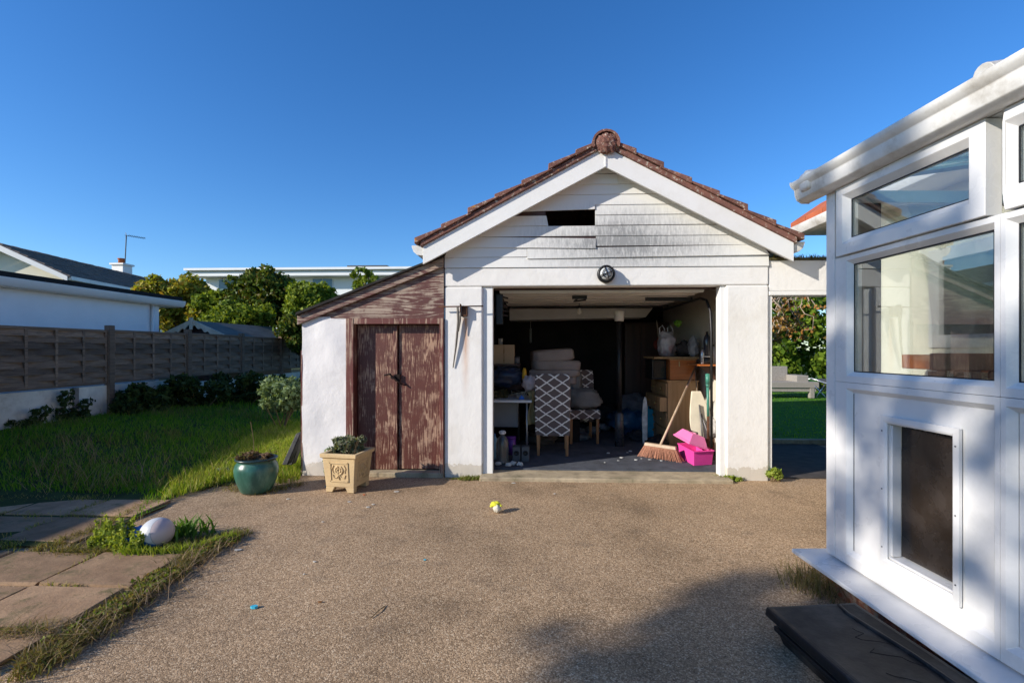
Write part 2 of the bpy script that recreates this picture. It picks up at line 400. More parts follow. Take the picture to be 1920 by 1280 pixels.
def make_tree(name, label, cat, base, crown_c, crown_r, k, cr, nleaf, lsize, mat, group=None, trunk_r=.12, nbr=9):
    t = thing(name, label, cat, base, group); base = Vector(base)
    q, rad = crown_clumps(crown_c, crown_r, k, cr)
    mb = MB(); top = Vector(crown_c)
    mb.tube([base-Vector((0, 0, .1)), base.lerp(top, .4)+Vector((.05, .03, 0)), top], [trunk_r, trunk_r*.7, trunk_r*.25], 7)
    for i in range(min(nbr, k)):
        e = Vector(q[i]); s0 = base.lerp(top, random.uniform(.35, .8)); mb.tube([s0, s0.lerp(e, .5)+Vector((0, 0, -.1)), e], [trunk_r*.4, trunk_r*.25, .015], 5)
    obj('trunk', mb, M('bark', (.10, .075, .05), .9, .4, 12, .8), t, smooth=True)
    obj('crown', leaves(q, rad, nleaf, lsize), mat, t)
    return t
# ================================================================== light
SUN_EL, SDX, SDY = 23.5, .885, .466
L = bpy.data.lights.new('sun', 'SUN'); L.energy = 5.0; L.angle = R(.53); L.color = (1, .93, .83)
so = bpy.data.objects.new('sun', L); COL.objects.link(so)
tr = Vector((SDX, SDY, -math.tan(R(SUN_EL))*math.hypot(SDX, SDY))); so.rotation_euler = tr.to_track_quat('-Z', 'Y').to_euler(); so.location = (-20, -10, 12)
w = bpy.data.worlds.new('World'); sc.world = w; w.use_nodes = True; nt = w.node_tree
sky = nt.nodes.new('ShaderNodeTexSky'); sky.sky_type = 'NISHITA'; sky.sun_disc = False; sky.sun_elevation = R(SUN_EL)
sky.sun_rotation = math.atan2(-SDX, -SDY); sky.altitude = 0; sky.air_density = 1.0; sky.dust_density = .25; sky.ozone_density = 2.2
hs = nt.nodes.new('ShaderNodeHueSaturation'); hs.inputs['Saturation'].default_value = 1.28
nt.links.new(sky.outputs[0], hs.inputs['Color']); tn = nt.nodes.new('ShaderNodeMix'); tn.data_type = 'RGBA'; tn.blend_type = 'MULTIPLY'; tn.inputs[0].default_value = 1; tn.inputs[7].default_value = (.80, 1.04, 1.34, 1); nt.links.new(hs.outputs[0], tn.inputs[6])
nt.links.new(tn.outputs[2], nt.nodes['Background'].inputs[0]); nt.nodes['Background'].inputs[1].default_value = .112
sc.view_settings.view_transform = 'Standard'; sc.view_settings.look = 'None'; sc.view_settings.exposure = .35; sc.view_settings.gamma = 1
# ================================================================== ground
def lawn_h(x, y):
    """ground rises gently towards the left fence"""
    x = np.asarray(x); k = np.clip((-3.2-x)/3.6, 0, 1); k = k*k*(3-2*k)
    s = np.clip((np.asarray(y)-3.6)/2.5, 0, 1)
    return .012+.27*k*s
struct('ground', MB().sheet(lambda u, v: (-250+500*u, -60+560*v, -.03), 4, 4), m_grassbase)
def asph(u, v):
    x = -3.9+9*u; y = -3.5+11*v
    z = .02*mnoise.noise(Vector((x*.6, y*.6, 0)))*min(1, max(0, (4.4-y)))
    return (x, y, z-.004)
struct('driveway', MB().sheet(asph, 60, 70), m_asphalt, smooth=True)
lawn_poly = [G(250, 985), G(330, 930), G(420, 908), G(560, 893), (-2.05, 5.3), (-2.05, 9), (-7.2, 12), (-7.2, -3), (-3.65, -3), (-3.65, 3.2), G(60, 1030)]
lawn_poly = [(p[0], p[1]) for p in lawn_poly]
def lawn_sheet():
    xs = np.arange(-7.2, -2.0, .15); ys = np.arange(-3, 14.1, .15); mb = MB()
    P = lawn_poly
    def inside(x, y):
        r = False; j = len(P)-1
        for i in range(len(P)):
            if ((P[i][1] > y) != (P[j][1] > y)) and (x < (P[j][0]-P[i][0])*(y-P[i][1])/(P[j][1]-P[i][1])+P[i][0]): r = not r
            j = i
        return r
    for x in xs:
        for y in ys:
            if inside(x+.075, y+.075):
                mb.add([(a, b, float(lawn_h(a, b))) for a, b in ((x, y), (x+.15, y), (x+.15, y+.15), (x, y+.15))], [(0, 1, 2, 3)])
    return mb
struct('lawn', lawn_sheet(), m_grassbase)
# paving slabs, near row (sunlit) and further row (in shade)
def slabs(name, xs, ys, z, skip=()):
    mb = MB()
    for i in range(len(xs)-1):
        for j in range(len(ys)-1):
            if (i, j) in skip: continue
            g = .013; dz = random.uniform(-.006, .006); a, b, c, d = xs[i]+g, xs[i+1]-g, ys[j]+g, ys[j+1]-g
            q = lambda: random.uniform(-.014, .014)
            mb.hexa([(a, c, 0), (b, c, 0), (b, d, 0), (a, d, 0)], [(a+q(), c+q(), z+dz+q()*.3), (b+q(), c+q(), z+dz+q()*.3), (b+q(), d+q(), z+dz+q()*.3), (a+q(), d+q(), z+dz+q()*.3)])
    return struct(name, mb, m_slab, bevel=.008)
slabs('paving', [-4.75, -4.05, -3.42, -2.83, -2.26], [.9, 1.32, 1.77, 2.2, 2.62, 3.08], .018)
slabs('path', [-6.1, -5.5, -4.9, -4.3, -3.75, -3.18], [3.22, 3.72, 4.15, 4.55], .02, skip=((4, 2), (3, 2)) )
# concrete sill of the garage doorway and floors
x0, x1 = WY(905, 600, 5.1).x, WY(1362, 600, 5.1).x
GX0, GX1 = WY(833, 600, 5.1).x, WY(1442, 600, 5.1).x
struct('threshold', MB().box(x0-.02, x1+.02, 4.96, 5.3, -.02, .034), m_conc, bevel=.012)
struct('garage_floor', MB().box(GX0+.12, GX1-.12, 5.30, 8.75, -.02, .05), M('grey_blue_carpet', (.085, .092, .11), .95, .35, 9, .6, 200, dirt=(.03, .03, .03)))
struct('kerb', MB().box(2.5, 9, 7.05, 7.15, 0, .07), m_conc, bevel=.01)
struct('back_lawn', MB().sheet(lambda u, v: (2.5+18*u, 7.15+16*v, .05+.02*mnoise.noise(Vector((u*9, v*8, 0)))), 20, 20), M('green_turf', (.06, .16, .015), .95, .3, 8, .8, 60))
struct('garage_path', MB().box(2.43, 4.0, 5.2, 7.05, -.03, .008), M('dark_tarmac', (.075, .065, .058), .9, .3, 8, .5, 120))
# ================================================================== garage
YF = 5.1
gar = thing('garage', 'white rendered garage with open front, red tiled gable roof and clapboard gable', 'garage', ((GX0+GX1)/2, YF, 0))
A = WY(1135, 276, 4.93); E0 = WY(793, 462, 4.93); E1 = WY(1488, 455, 4.93)
xa, za = A.x, A.z; sl = ((za-E0.z)/(xa-E0.x)+(za-E1.z)/(E1.x-xa))/2
zl = WY(1130, 536, 5.1).z; zs = WY(1130, 500, 5.1).z
def roofz(x, d=0): return za-abs(x-xa)*sl-d
mb = MB()
mb.box(GX0, x0, YF, YF+.16, -.02, zl); mb.box(x1, GX1, YF, YF+.16, -.02, zl)
mb.box(GX0, GX1, YF, YF+.16, zl, zs)
m_front = mk_render('front_wall_render', stain=(.52, .46, .36), damp=True, rust=(WY(873, 600, 5.1).x-(GX0+GX1)/2, WY(868, 595, 5.1).z))
obj('front_wall', mb, m_front, gar, bevel=.018, seg=3)
mb = MB(); yB = 8.8
mb.box(GX0+.004, GX0+.14, YF+.16, yB, -.02, roofz(GX0, .003))
obj('side_wall', mb, m_inwall, gar)
obj('side_wall', MB().box(GX1-.14, GX1-.004, YF+.16, yB, -.02, roofz(GX1, .003)), m_inwall, gar)
obj('back_wall', MB().prism([(GX0+.14, 0), (GX1-.14, 0), (GX1-.14, roofz(GX1-.14, .003)), (xa, za-.004), (GX0+.14, roofz(GX0+.14, .003))], 'y', yB-.14, yB), M('shade_toned_wall', (.035, .03, .027), .95, .4, 2, .5), gar)  # darkness of the interior put into the back wall's base colour
# frame lining of the opening (white boards)
mb = MB(); fx0 = WY(925, 600, 5.2).x; fx1 = WY(1345, 600, 5.2).x
obj('door_jamb', MB().box(x0, fx0, 5.13, 5.24, 0, zl), m_bargew, gar, bevel=.004)
obj('door_jamb', MB().box(fx1, x1, 5.13, 5.24, 0, zl), m_bargew, gar, bevel=.004)
# gable cladding: tapering boards, each board lapped
mb = MB(); N = 16; bh = .108; holeL = WY(1028, 400, YF); holeR = WY(1116, 400, YF); zh0 = WY(1070, 417, YF).z; zh1 = WY(1070, 388, YF).z
slip = {3: (1.02, 1.40), 2: None}
hole_i = round((zh0-zs)/bh)
for i in range(N):
    z0 = zs+i*bh; z1 = z0+bh
    if z0 > za-.2: break
    hw0 = (za-.10-z0)/sl; hw1 = max(.03, (za-.10-z1)/sl)
    xl0, xr0, xl1, xr1 = max(GX0+.004, xa-hw0), min(GX1-.004, xa+hw0), max(GX0+.004, xa-hw1), min(GX1-.004, xa+hw1)
    def board(a0, a1, b0, b1, drop=(0, 0), out=0):
        y0 = YF-.004-out
        y0 += .005; mb.hexa([(a0, y0-.012, z0+drop[0]), (a1, y0-.012-out, z0+drop[1]), (a1, y0+.004, z0+drop[1]), (a0, y0+.004, z0+drop[0])],
                [(b0, y0-.004, z1+drop[0]), (b1, y0-.004, z1+drop[1]), (b1, y0+.004, z1+drop[1]), (b0, y0+.004, z1+drop[0])])
    if i == hole_i:
        board(xl0, holeL.x, xl1, holeL.x-.02); board(holeR.x, xr0, holeR.x, xr1)
    elif i == hole_i+1:
        board(xl0, holeR.x-.005, xl1, holeR.x-.005, (.04, .058), .004); board(holeR.x, xr0, holeR.x, xr1)
    elif i in (1, 2, 5, 8):
        cx = {1: WY(988, 480, YF).x, 2: WY(1117, 460, YF).x, 5: WY(1190, 400, YF).x, 8: WY(1200, 400, YF).x}[i]
        cx = min(max(cx, xl1+.05), xr1-.05)
        if i == 1: board(xl0, cx, xl1, cx); board(cx+.003, xr0, cx+.003, xr1, (-.022, .0), .006)
        else: board(xl0, cx, xl1, cx, (0, -.028 if i == 2 else -.008), .006); board(cx+.003, xr0, cx+.003, xr1)
    else: board(xl0, xr0, xl1, xr1, (random.uniform(-.003, .003), random.uniform(-.006, .002)))
obj('gable_cladding', mb, m_siding, gar, bevel=.002)
# dark battens behind the gap
# dark space behind the gap: boards of the gable frame
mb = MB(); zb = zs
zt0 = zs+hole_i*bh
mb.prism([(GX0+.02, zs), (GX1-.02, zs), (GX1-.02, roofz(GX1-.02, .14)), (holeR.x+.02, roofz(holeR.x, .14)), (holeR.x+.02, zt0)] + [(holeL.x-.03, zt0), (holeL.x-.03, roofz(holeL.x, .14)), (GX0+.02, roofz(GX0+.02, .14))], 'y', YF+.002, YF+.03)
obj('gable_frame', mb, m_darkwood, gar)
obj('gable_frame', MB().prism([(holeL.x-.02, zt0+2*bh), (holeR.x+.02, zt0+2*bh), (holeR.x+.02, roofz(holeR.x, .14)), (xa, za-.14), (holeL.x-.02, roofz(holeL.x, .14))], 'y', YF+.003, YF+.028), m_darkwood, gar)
# bargeboards
eL = WY(793, 480, 4.93).x; eR = WY(1488, 480, 4.93).x; bw = .185
def barge(xe, s):
    zt = roofz(xe)
    return MB().prism([(xa, za), (xa, za-bw-.015), (xe+(-s)*.09, zt-bw-.0+.045), (xe, zt-bw+.0), (xe, zt)] if True else [], 'y', 4.925, 4.955)
obj('bargeboard', barge(eL, -1), m_bargew, gar, bevel=.003)
b2 = barge(eR, 1); obj('bargeboard', b2, m_bargew, gar, bevel=.003)
obj('barge_joint', MB().box(xa-.008, xa+.008, 4.918, 4.926, za-.20, za-.005), m_bargew, gar)
# soffit under overhang
for s, xe in ((-1, eL), (1, eR)):
    obj('soffit', MB().hexa([(xa, 4.955, za-.13), (xe, 4.955, roofz(xe, .13)), (xe, YF+.01, roofz(xe, .13)), (xa, YF+.01, za-.13)], [(xa, 4.955, za-.11), (xe, 4.955, roofz(xe, .11)), (xe, YF+.01, roofz(xe, .11)), (xa, YF+.01, za-.11)]), m_bargew, gar)
# roof deck + tile courses
ang = math.atan(sl)
for s, xe in ((-1, WY(783, 460, 4.9).x), (1, WY(1501, 455, 4.9).x)):
    mb = MB(); Lh = abs(xe-xa); nC = 7
    for c in range(nC):
        a0 = Lh*(c/nC)-.01; a1 = Lh*((c+1)/nC)+.03*1
        t0, t1 = .075, .122
        n = 14
        for k in range(n):
            y0 = 4.885+k*.3; y1 = y0+.297; j = random.uniform(-.004, .004) if k else .01*math.sin(c*2.1)
            if k == 0: y0 -= random.uniform(0, .012)
            P = lambda a, h, y: (xa+s*a, y, za-a*sl+h+j)
            mb.hexa([P(a0, .06, y0), P(a1, .06, y0), P(a1, .06, y1), P(a0, .06, y1)], [P(a0, t0, y0), P(a1, t1, y0), P(a1, t1, y1), P(a0, t0, y1)])
    obj('roof', mb, m_tile, gar, bevel=.006)
    mb = MB(); P = lambda a, h, y: (xa+s*a, y, za-a*sl+h)
    mb.hexa([P(0, -.0, 4.90), P(Lh*.985, -.0, 4.90), P(Lh*.985, -.0, 8.95), P(0, -.0, 8.95)], [P(0, .062, 4.90), P(Lh*.985, .062, 4.90), P(Lh*.985, .062, 8.95), P(0, .062, 8.95)])
    obj('verge', mb, m_tile, gar, bevel=.008)
mb = MB(); rz = za+.035
for k in range(9):
    y0 = 4.86+k*.455; pr = []
    for q in range(13):
        w_ = math.pi*(q/12)*1.24-.38; pr.append((xa+.14*math.cos(w_), rz+.13*math.sin(w_)-.01))
    for q in range(12, -1, -1):
        w_ = math.pi*(q/12)*1.24-.38; pr.append((xa+.118*math.cos(w_), rz+.108*math.sin(w_)-.01))
    for q in range(12):
        a, b = pr[q], pr[q+1]; c_, d_ = pr[25-q-1], pr[25-q]
        mb.hexa([(a[0], y0, a[1]), (b[0], y0, b[1]), (c_[0], y0, c_[1]), (d_[0], y0, d_[1])], [(a[0], y0+.44, a[1]), (b[0], y0+.44, b[1]), (c_[0], y0+.44, c_[1]), (d_[0], y0+.44, d_[1])])
obj('ridge_tile', mb, m_tile, gar)
mb = MB().blob((xa, 4.89, rz-.012), (.112, .045, .10), 14, .25, 3, 4)
obj('ridge_mortar', mb, m_tile, gar)
for xe, s in ((eL, -1), (eR, 1)):
    z = roofz(xe)-.02; g = MB()
    prof = [(0, .045), (.118, .045), (.118, .03), (.10, -.02), (.06, -.055), (.0, -.06)]
    g.prism([(xe+s*p[0]+s*.004, z+p[1]-.01) for p in prof], 'y', 4.95, 8.9)
    obj('gutter', g, m_pvcdirty, gar, bevel=.004)
# up-and-over door panel raised under the ceiling, track, arms
zd = WY(1130, 546, 5.3).z
mb = MB().box(fx0+.06, fx1-.10, 5.3, 7.1, zd, zd+.025)
for k in range(7): mb.box(fx0+.06, fx1-.10, 5.33+k*.28, 5.36+k*.28, zd-.012, zd-.001)
obj('raised_door', mb, M('cream_door_panel', (.62, .58, .52), .6, .15, 3), gar)
obj('ceiling_board', MB().hexa([(fx0+.08, 7.15, zd-.20), (fx1-.3, 7.15, zd-.16), (fx1-.3, 7.6, zd-.16), (fx0+.08, 7.6, zd-.20)], [(fx0+.08, 7.15, zd-.03), (fx1-.2, 7.15, zd-.03), (fx1-.2, 7.6, zd+.1), (fx0+.08, 7.6, zd+.1)]), M('grey_white_board', (.5, .48, .45), .8, .15, 3), gar)
tr_ = [(fx1-.05, 5.30, .3), (fx1-.05, 5.30, zd-.45), (fx1-.05, 5.33, zd-.22), (fx1-.06, 5.42, zd-.09), (fx1-.07, 5.6, zd-.05), (fx1-.08, 7.2, zd-.06)]
obj('door_track', MB().tube([(a+.025, b, c) for a, b, c in tr_], .015, 8), m_black, gar, smooth=True)
obj('door_track', MB().tube([(fx0-.02, 5.29, .3), (fx0-.02, 5.29, zd-.3), (fx0+.05, 5.5, zd-.06), (fx0+.05, 7.2, zd-.06)], .018, 8), m_black, gar, smooth=True)
obj('cross_arm', MB().box(fx1-.62, fx1-.08, 5.75, 5.79, zd-.06, zd-.02), m_black, gar)
obj('cross_arm', MB().tube([(fx0+.05, 6.7, zd-.04), (fx1-.1, 6.7, zd-.04)], .01, 6), m_black, gar)
obj('door_latch', MB().box(.45, .62, 5.6, 5.64, zd-.05, zd-.012).tube([(.53, 5.62, zd-.03), (.48, 5.7, zd-.07), (.62, 5.72, zd-.05)], .012, 6), m_black, gar)
for k in range(5): obj('spring', MB().tube([(fx0+.03, 5.4, zd-.03-k*.05), (fx0+.14, 5.5, zd-.05-k*.05)], .01, 6), m_black, gar)
obj('spring_housing', MB().box(fx0+.02, fx0+.09, 5.35, 5.5, zd-.35, zd-.02), m_black, gar)
obj('lintel_beam', MB().box(x0+.02, x1-.02, 5.26, 5.3, zl-.02, zl+.08), m_darkwood, gar)
# iron bracket bar with hanging strap and rust streak
br = thing('iron_bar', 'rusty iron bar across the pillar with a dangling strap', 'bar', (WY(868, 575, 5.02)))
zb_ = WY(868, 575, 5.05).z
xb = WY(868, 575, 5.05).x
m_rust = M('rusty_iron', (.10, .05, .03), .8, .5, 20, .6, 90)
obj('rod', MB().tube([(WY(822, 575, 5.03).x, 5.04, zb_+.0), (WY(906, 575, 5.03).x, 5.045, zb_+.006)], .007, 8), m_rust, br, smooth=True)
obj('bracket', MB().box(xb-.03, xb+.045, 5.05, 5.095, zb_-.10, zb_+.01).box(xb-.03, xb-.02, 5.02, 5.09, zb_-.06, zb_+.03), m_rust, br, bevel=.004)
obj('strap', MB().tube([(xb-.055, 5.045, zb_), (xb-.05, 5.065, zb_-.15), (xb-.075, 5.075, zb_-.4), (xb-.11, 5.088, zb_-.64)], [.012, .014, .011, .005], 5).tube([(xb-.02, 5.04, zb_), (xb-.03, 5.05, zb_-.15), (xb-.045, 5.05, zb_-.26)], [.012, .01, .004], 5), M('old_strap', (.13, .115, .10), .9, .3, 20), br, smooth=True)
# bulkhead lamp
lp = WY(1138, 512, 5.0); lamp = thing('bulkhead_lamp', 'round black caged bulkhead lamp on the white lintel', 'lamp', (lp.x, YF, lp.z)); lz = lp.z
c_ = (lp.x, YF, lz)
obj('body', MB().lathe([(0, .0), (.082, 0), (.092, -.02), (.092, -.06), (.08, -.075), (.07, -.07), (.07, -.03), (0, -.03)], c_, 28, 'y'), m_black, lamp, smooth=True)
obj('lens', MB().lathe([(.068, -.05), (.064, -.075), (.045, -.095), (.02, -.105), (.0, -.107)], c_, 28, 'y'), M('ribbed_lens', (.5, .52, .52), .15, .2, 20, .4, 40), lamp, smooth=True)
mb = MB()
for a in (0, math.pi/2):
    mb.tube([(lp.x+.08*math.cos(a+q)*math.sin(w_), YF-.07-.045*math.cos(w_), lz+.08*math.sin(a+q)*math.sin(w_)) for q in (R(20),) for w_ in np.linspace(-math.pi/2, math.pi/2, 9)], .005, 6)
mb.tube([(lp.x+.045*math.cos(q), YF-.108, lz+.045*math.sin(q)) for q in np.linspace(0, 2*math.pi, 17)], .005, 6)
obj('cage', mb, m_black, lamp, smooth=True)
# ================================================================== lean-to store
ls = thing('lean_to_store', 'narrow lean-to store beside the garage with peeling brown double doors', 'shed', (-1.5, YF, 0))
S0 = WY(567, 700, YF).x; S1 = WY(650, 700, YF).x; SD0 = WY(664, 700, YF).x; SM = WY(748, 700, YF+.1).x; SD1 = GX0-.004
zt = WY(600, 596, YF).z; zdr = WY(700, 597, YF).z; zleft = WY(560, 590, YF).z; zr = WY(830, 486, YF).z
mb = MB()
def rw(u, v):
    z = v*(zt+.01); x = S0+(S1-S0)*u; e = .012*mnoise.noise(Vector((x*4, z*3, 1)))+.02*mnoise.noise(Vector((x*1.6, z*1.5, 4)))
    xx = x+(1-u)*.02*mnoise.noise(Vector((0, z*3, 9)))
    return (xx, YF-.012+e, z)
mb.sheet(rw, 16, 60)
obj('front_pier', mb, m_render_rough, ls, smooth=True)
obj('side_wall', MB().box(S0+.01, S0+.12, YF+.01, 8.4, -.02, zt-.005).box(S0+.12, S1, YF+.03, YF+.2, -.02, zt-.006), m_render_rough, ls)
obj('corner_strip', MB().box(S0-.012, S0+.006, YF-.01, YF+.03, 0, zt-.35), m_framewood, ls)
mb = MB(); mb.box(S1, SD0, YF-.025, YF+.12, 0, zdr); mb.box(SD1-.012-.03, SD1, YF-.025, YF+.12, 0, zdr); mb.box(SD0, SD1-.042, YF-.02, YF+.12, zdr-.06, zdr)
obj('door_frame', mb, m_framewood, ls, bevel=.004)
yd = YF+.085
for (a, b, n) in ((SD0+.006, SM-.006, 0), (SM+.006, SD1-.046, 1)):
    mb = MB(); mb.box(a, b, yd, yd+.035, .05+.01*n, zdr-.065)
    d = obj('door', mb, m_doorwood, ls, bevel=.004)
    if n == 0: obj('cover_strip', MB().box(SM-.05, SM-.008, yd-.025, yd-.001, .06, zdr-.075), m_doorwood, d, bevel=.004)
    else:
        hx = WY(745, 715, yd).x; hz = WY(745, 710, yd).z
        obj('hasp', MB().tube([(hx-.13, yd-.035, hz+.04), (hx-.07, yd-.05, hz+.055), (hx+.0, yd-.05, hz-.01), (hx+.05, yd-.045, hz-.05), (hx+.1, yd-.02, hz-.07)], [.011, .012, .010, .009, .007], 6).box(hx-.02, hx+.035, yd-.03, yd, hz-.02, hz+.05), M('rusted_dark_iron', (.02, .012, .01), .7, .3, 20), d)
obj('gap_light_block', MB().box(SD0+.002, SD1-.044, yd+.038, yd+.055, .05, zdr+.03), m_dark, ls)  # dark sheet added behind both doors to stop light showing through the gaps
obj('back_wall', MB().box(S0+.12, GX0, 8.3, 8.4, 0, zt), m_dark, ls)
obj('door_sill', MB().box(S1+.0, SD1, YF-.03, YF+.15, -.01, .045), m_conc, ls, bevel=.01)
# triangular gable board above the doors
zk = zdr+.002
mb = MB().prism([(S0+.0, zk), (GX0-.004, zk), (GX0-.004, zr-.04), (S0+.0, zleft+.02-.005)], 'y', YF-.01, YF+.02)
obj('gable_board', mb, m_boardwood, ls)
# verge board and roof
xl = WY(556, 590, YF-.06).x; zL = WY(556, 594, YF-.06).z; zR = WY(832, 486, YF-.06).z
def vb(y0, y1, dz0, dz1, xe=GX0-.004):
    return MB().hexa([(xl, y0, zL+dz0-.008), (xe, y0, zR+dz0), (xe, y1, zR+dz0), (xl, y1, zL+dz0-.008)], [(xl, y0, zL+dz1), (xe, y0, zR+dz1), (xe, y1, zR+dz1), (xl, y1, zL+dz1)])
obj('verge_board', vb(YF-.05, YF-.012, -.075, .02), m_boardwood, ls, bevel=.004)
obj('roof', vb(YF-.085, 8.5, .022, .045), M('roof_felt', (.035, .032, .03), .9, .4, 10, .5), ls, bevel=.004)
# ================================================================== walkway wall to the right of the garage
bz0 = WY(1495, 545, YF).z; bz1 = WY(1495, 487, YF).z
lw = thing('linking_wall', 'white beam wall over the passage between garage and house', 'wall', (2.8, YF, bz0))
obj('beam', MB().box(GX1+.003, 3.2, YF+.01, YF+.18, bz0, bz1), m_render, lw, bevel=.01)
obj('door_head', MB().box(GX1+.003, 3.2, YF+.0, YF+.2, bz0-.045, bz0-.002).box(GX1+.003, GX1+.04, YF+.02, YF+.14, 0, bz0-.046), m_bargew, lw, bevel=.004)
obj('coping', MB().box(GX1+.003, 3.2, YF-.01, YF+.2, bz1+.001, bz1+.02), M('mossy_felt', (.08, .07, .03), .95, .6, 14, .8), lw)
v, f = blades(np.c_[rng.uniform(GX1+.02, 3.15, 900), rng.uniform(YF-.01, YF+.19, 900)], lambda n: rng.uniform(.01, .075, n)*rng.uniform(.3, 1, n), lambda q: np.full(len(q), bz1+.018), .006, 1.)
tag(obj('wall_top_weeds', (v, f), leafmat('mossy', [(.16, .11, .02), (.09, .10, .02), (.25, .12, .03)])), kind='stuff')
# ================================================================== main house on the right (behind the porch)
HX = 3.2
hs_ = thing('house', 'cream painted house wall with orange red tiled roof behind the porch', 'house', (5, 1, 0))
wy0, wy1 = 2.5, WX(1745, 560, HX).y; wz0 = WX(1800, 652, HX).z; wz1 = WX(1750, 470, HX).z
mb = MB(); X2 = 8.; y0, y1 = -5., 5.33; T = .25
mb.box(HX, HX+T, y0, wy0, 0, 2.62); mb.box(HX, HX+T, wy1, y1, 0, 2.62); mb.box(HX, HX+T, wy0, wy1, 0, wz0); mb.box(HX, HX+T, wy0, wy1, wz1, 2.62)
mb.box(HX+T, X2, y1-T, y1, 0, 2.62); mb.box(HX+T, X2, y0, y0+T, 0, 2.62); mb.box(HX+.7, HX+.75, y0+T, y1-T, 0, 2.62)
obj('wall', mb, m_cream, hs_)
fy = .1; mb = MB()
xw0, xw1 = HX-.02, HX+.07
mb.box(xw0, xw1, wy0, wy0+fy, wz0, wz1); mb.box(xw0, xw1, wy1-fy, wy1, wz0, wz1); mb.box(xw0, xw1, wy0+fy, wy1-fy, wz0, wz0+fy); mb.box(xw0, xw1, wy0+fy, wy1-fy, wz1-fy, wz1)
wn = obj('window', mb, m_pvc, hs_, bevel=.006)
obj('pane', MB().box(HX+.02, HX+.026, wy0+fy, wy1-fy, wz0+fy, wz1-fy), glassmat('dark_window', (.3, .33, .33), 2.), wn)
obj('sill', MB().box(HX-.3, HX-.002, wy0-.3, WX(1690, 690, HX-.3).y, wz0-.16, wz0-.05), m_orangewood, wn, bevel=.008)
# dark side door at the far end of that wall
dy0, dy1 = WX(1650, 600, HX).y, 5.32
d = obj('side_door', MB().box(HX-.03, HX-.002, dy0, dy1, .02, 2.45), M('dark_grey_door', (.07, .072, .08), .35, .3, 1.5), hs_, bevel=.004)
obj('door_frame', MB().box(HX-.04, HX-.031, dy0+.25, dy0+.30, .1, 2.1).box(HX-.04, HX-.031, dy0+.02, dy0+.05, .1, 2.1), M('pale_grey_strip', (.35, .35, .36), .4), d)
ez = 2.62; ex = HX-.3
mb = MB()
for c in range(12):
    a0, a1 = c*.3, c*.3+.33
    for k in range(36):
        yy = y0-.2+k*.3
        if yy > y1+.05: break
        mb.hexa([(ex+a0, yy, ez+.07+a0*.62), (ex+a1, yy, ez+.07+a1*.62), (ex+a1, yy+.29, ez+.07+a1*.62), (ex+a0, yy+.29, ez+.07+a0*.62)], [(ex+a0, yy, ez+.15+a0*.62), (ex+a1, yy, ez+.17+a1*.62), (ex+a1, yy+.29, ez+.17+a1*.62), (ex+a0, yy+.29, ez+.15+a0*.62)])
obj('roof', mb, m_redtile, hs_, bevel=.006)
obj('soffit', MB().box(ex+.0, HX+.1, y0-.2, y1+.12, ez-.02, ez), m_bargew, hs_)
obj('gutter', MB().prism([(ex-.11, ez+.05), (ex-.11, ez+.01), (ex-.08, ez-.04), (ex-.03, ez-.05), (ex-.002, ez-.04), (ex-.002, ez+.05)], 'y', y0-.2, y1+.15), m_pvcdirty, hs_, bevel=.004)
# ================================================================== porch / conservatory
d0 = 2.75; C0 = WD(1549, 700, d0); C0.z = 0
ta = R(3.3); ca = Vector((math.sin(ta), -math.cos(ta), 0)); cn = Vector((-math.cos(ta), -math.sin(ta), 0))
def Cm(s, n, z): return C0+ca*s+cn*n+Vector((0, 0, z))
def csz(px, py, n=0.):
    r = ray(px, py); o = Vector((0, 0, HC)); p0 = C0+cn*n; t_ = (p0-o).dot(cn)/r.dot(cn); p = o+r*t_; return (p-C0).dot(ca), p.z
def cbox(mb, s0, s1, n0, n1, z0, z1):
    q = [(s0, n0), (s1, n0), (s1, n1), (s0, n1)]; return mb.hexa([Cm(s, n, z0) for s, n in q], [Cm(s, n, z1) for s, n in q])
def cframe(mb, s0, s1, z0, z1, w, n0, n1, b=None):
    """mitred frame with a chamfered inner edge"""
    b = b if b is not None else w
    o = [(s0, z0), (s1, z0), (s1, z1), (s0, z1)]; i = [(s0+w, z0+b), (s1-w, z0+b), (s1-w, z1-w), (s0+w, z1-w)]
    c = .35
    j = [(a[0]+(bb[0]-a[0])*(1-c), a[1]+(bb[1]-a[1])*(1-c)) for a, bb in zip(o, i)]
    vs = [Cm(p[0], n0, p[1]) for p in o]+[Cm(p[0], n1, p[1]) for p in o]+[Cm(p[0], n1, p[1]) for p in j]+[Cm(p[0], n1-(n1-n0)*.55, p[1]) for p in i]+[Cm(p[0], n0, p[1]) for p in i]
    fs = []
    for k in range(4):
        l = (k+1) % 4
        fs += [(k, l, 4+l, 4+k), (4+k, 4+l, 8+l, 8+k), (8+k, 8+l, 12+l, 12+k), (12+k, 12+l, 16+l, 16+k), (16+k, 16+l, l, k)]
    return mb.add(vs, fs)
sA = csz(1572, 600)[0]; sG0 = csz(1592, 600)[0]; sG1 = csz(1853, 600)[0]; sM1 = csz(1897, 600)[0]; sEnd = 3.6
zsill = csz(1572, 1048)[1]; zrail_t = csz(1592, 697)[1]; zrail_b = csz(1590, 732)[1]
zw2t = csz(1592, 495)[1]; zt_b = csz(1592, 445)[1]; zt_t = csz(1592, 373)[1]; zhead = csz(1560, 357)[1]
print('CONS', [round(x, 3) for x in (C0.x, C0.y, sA, sG0, sG1, sM1, zsill, zrail_t, zrail_b, zw2t, zt_b, zt_t, zhead)])
pc = thing('porch', 'white plastic framed porch with glazed upper half and pet flap', 'porch', Cm(0, 0, 0))
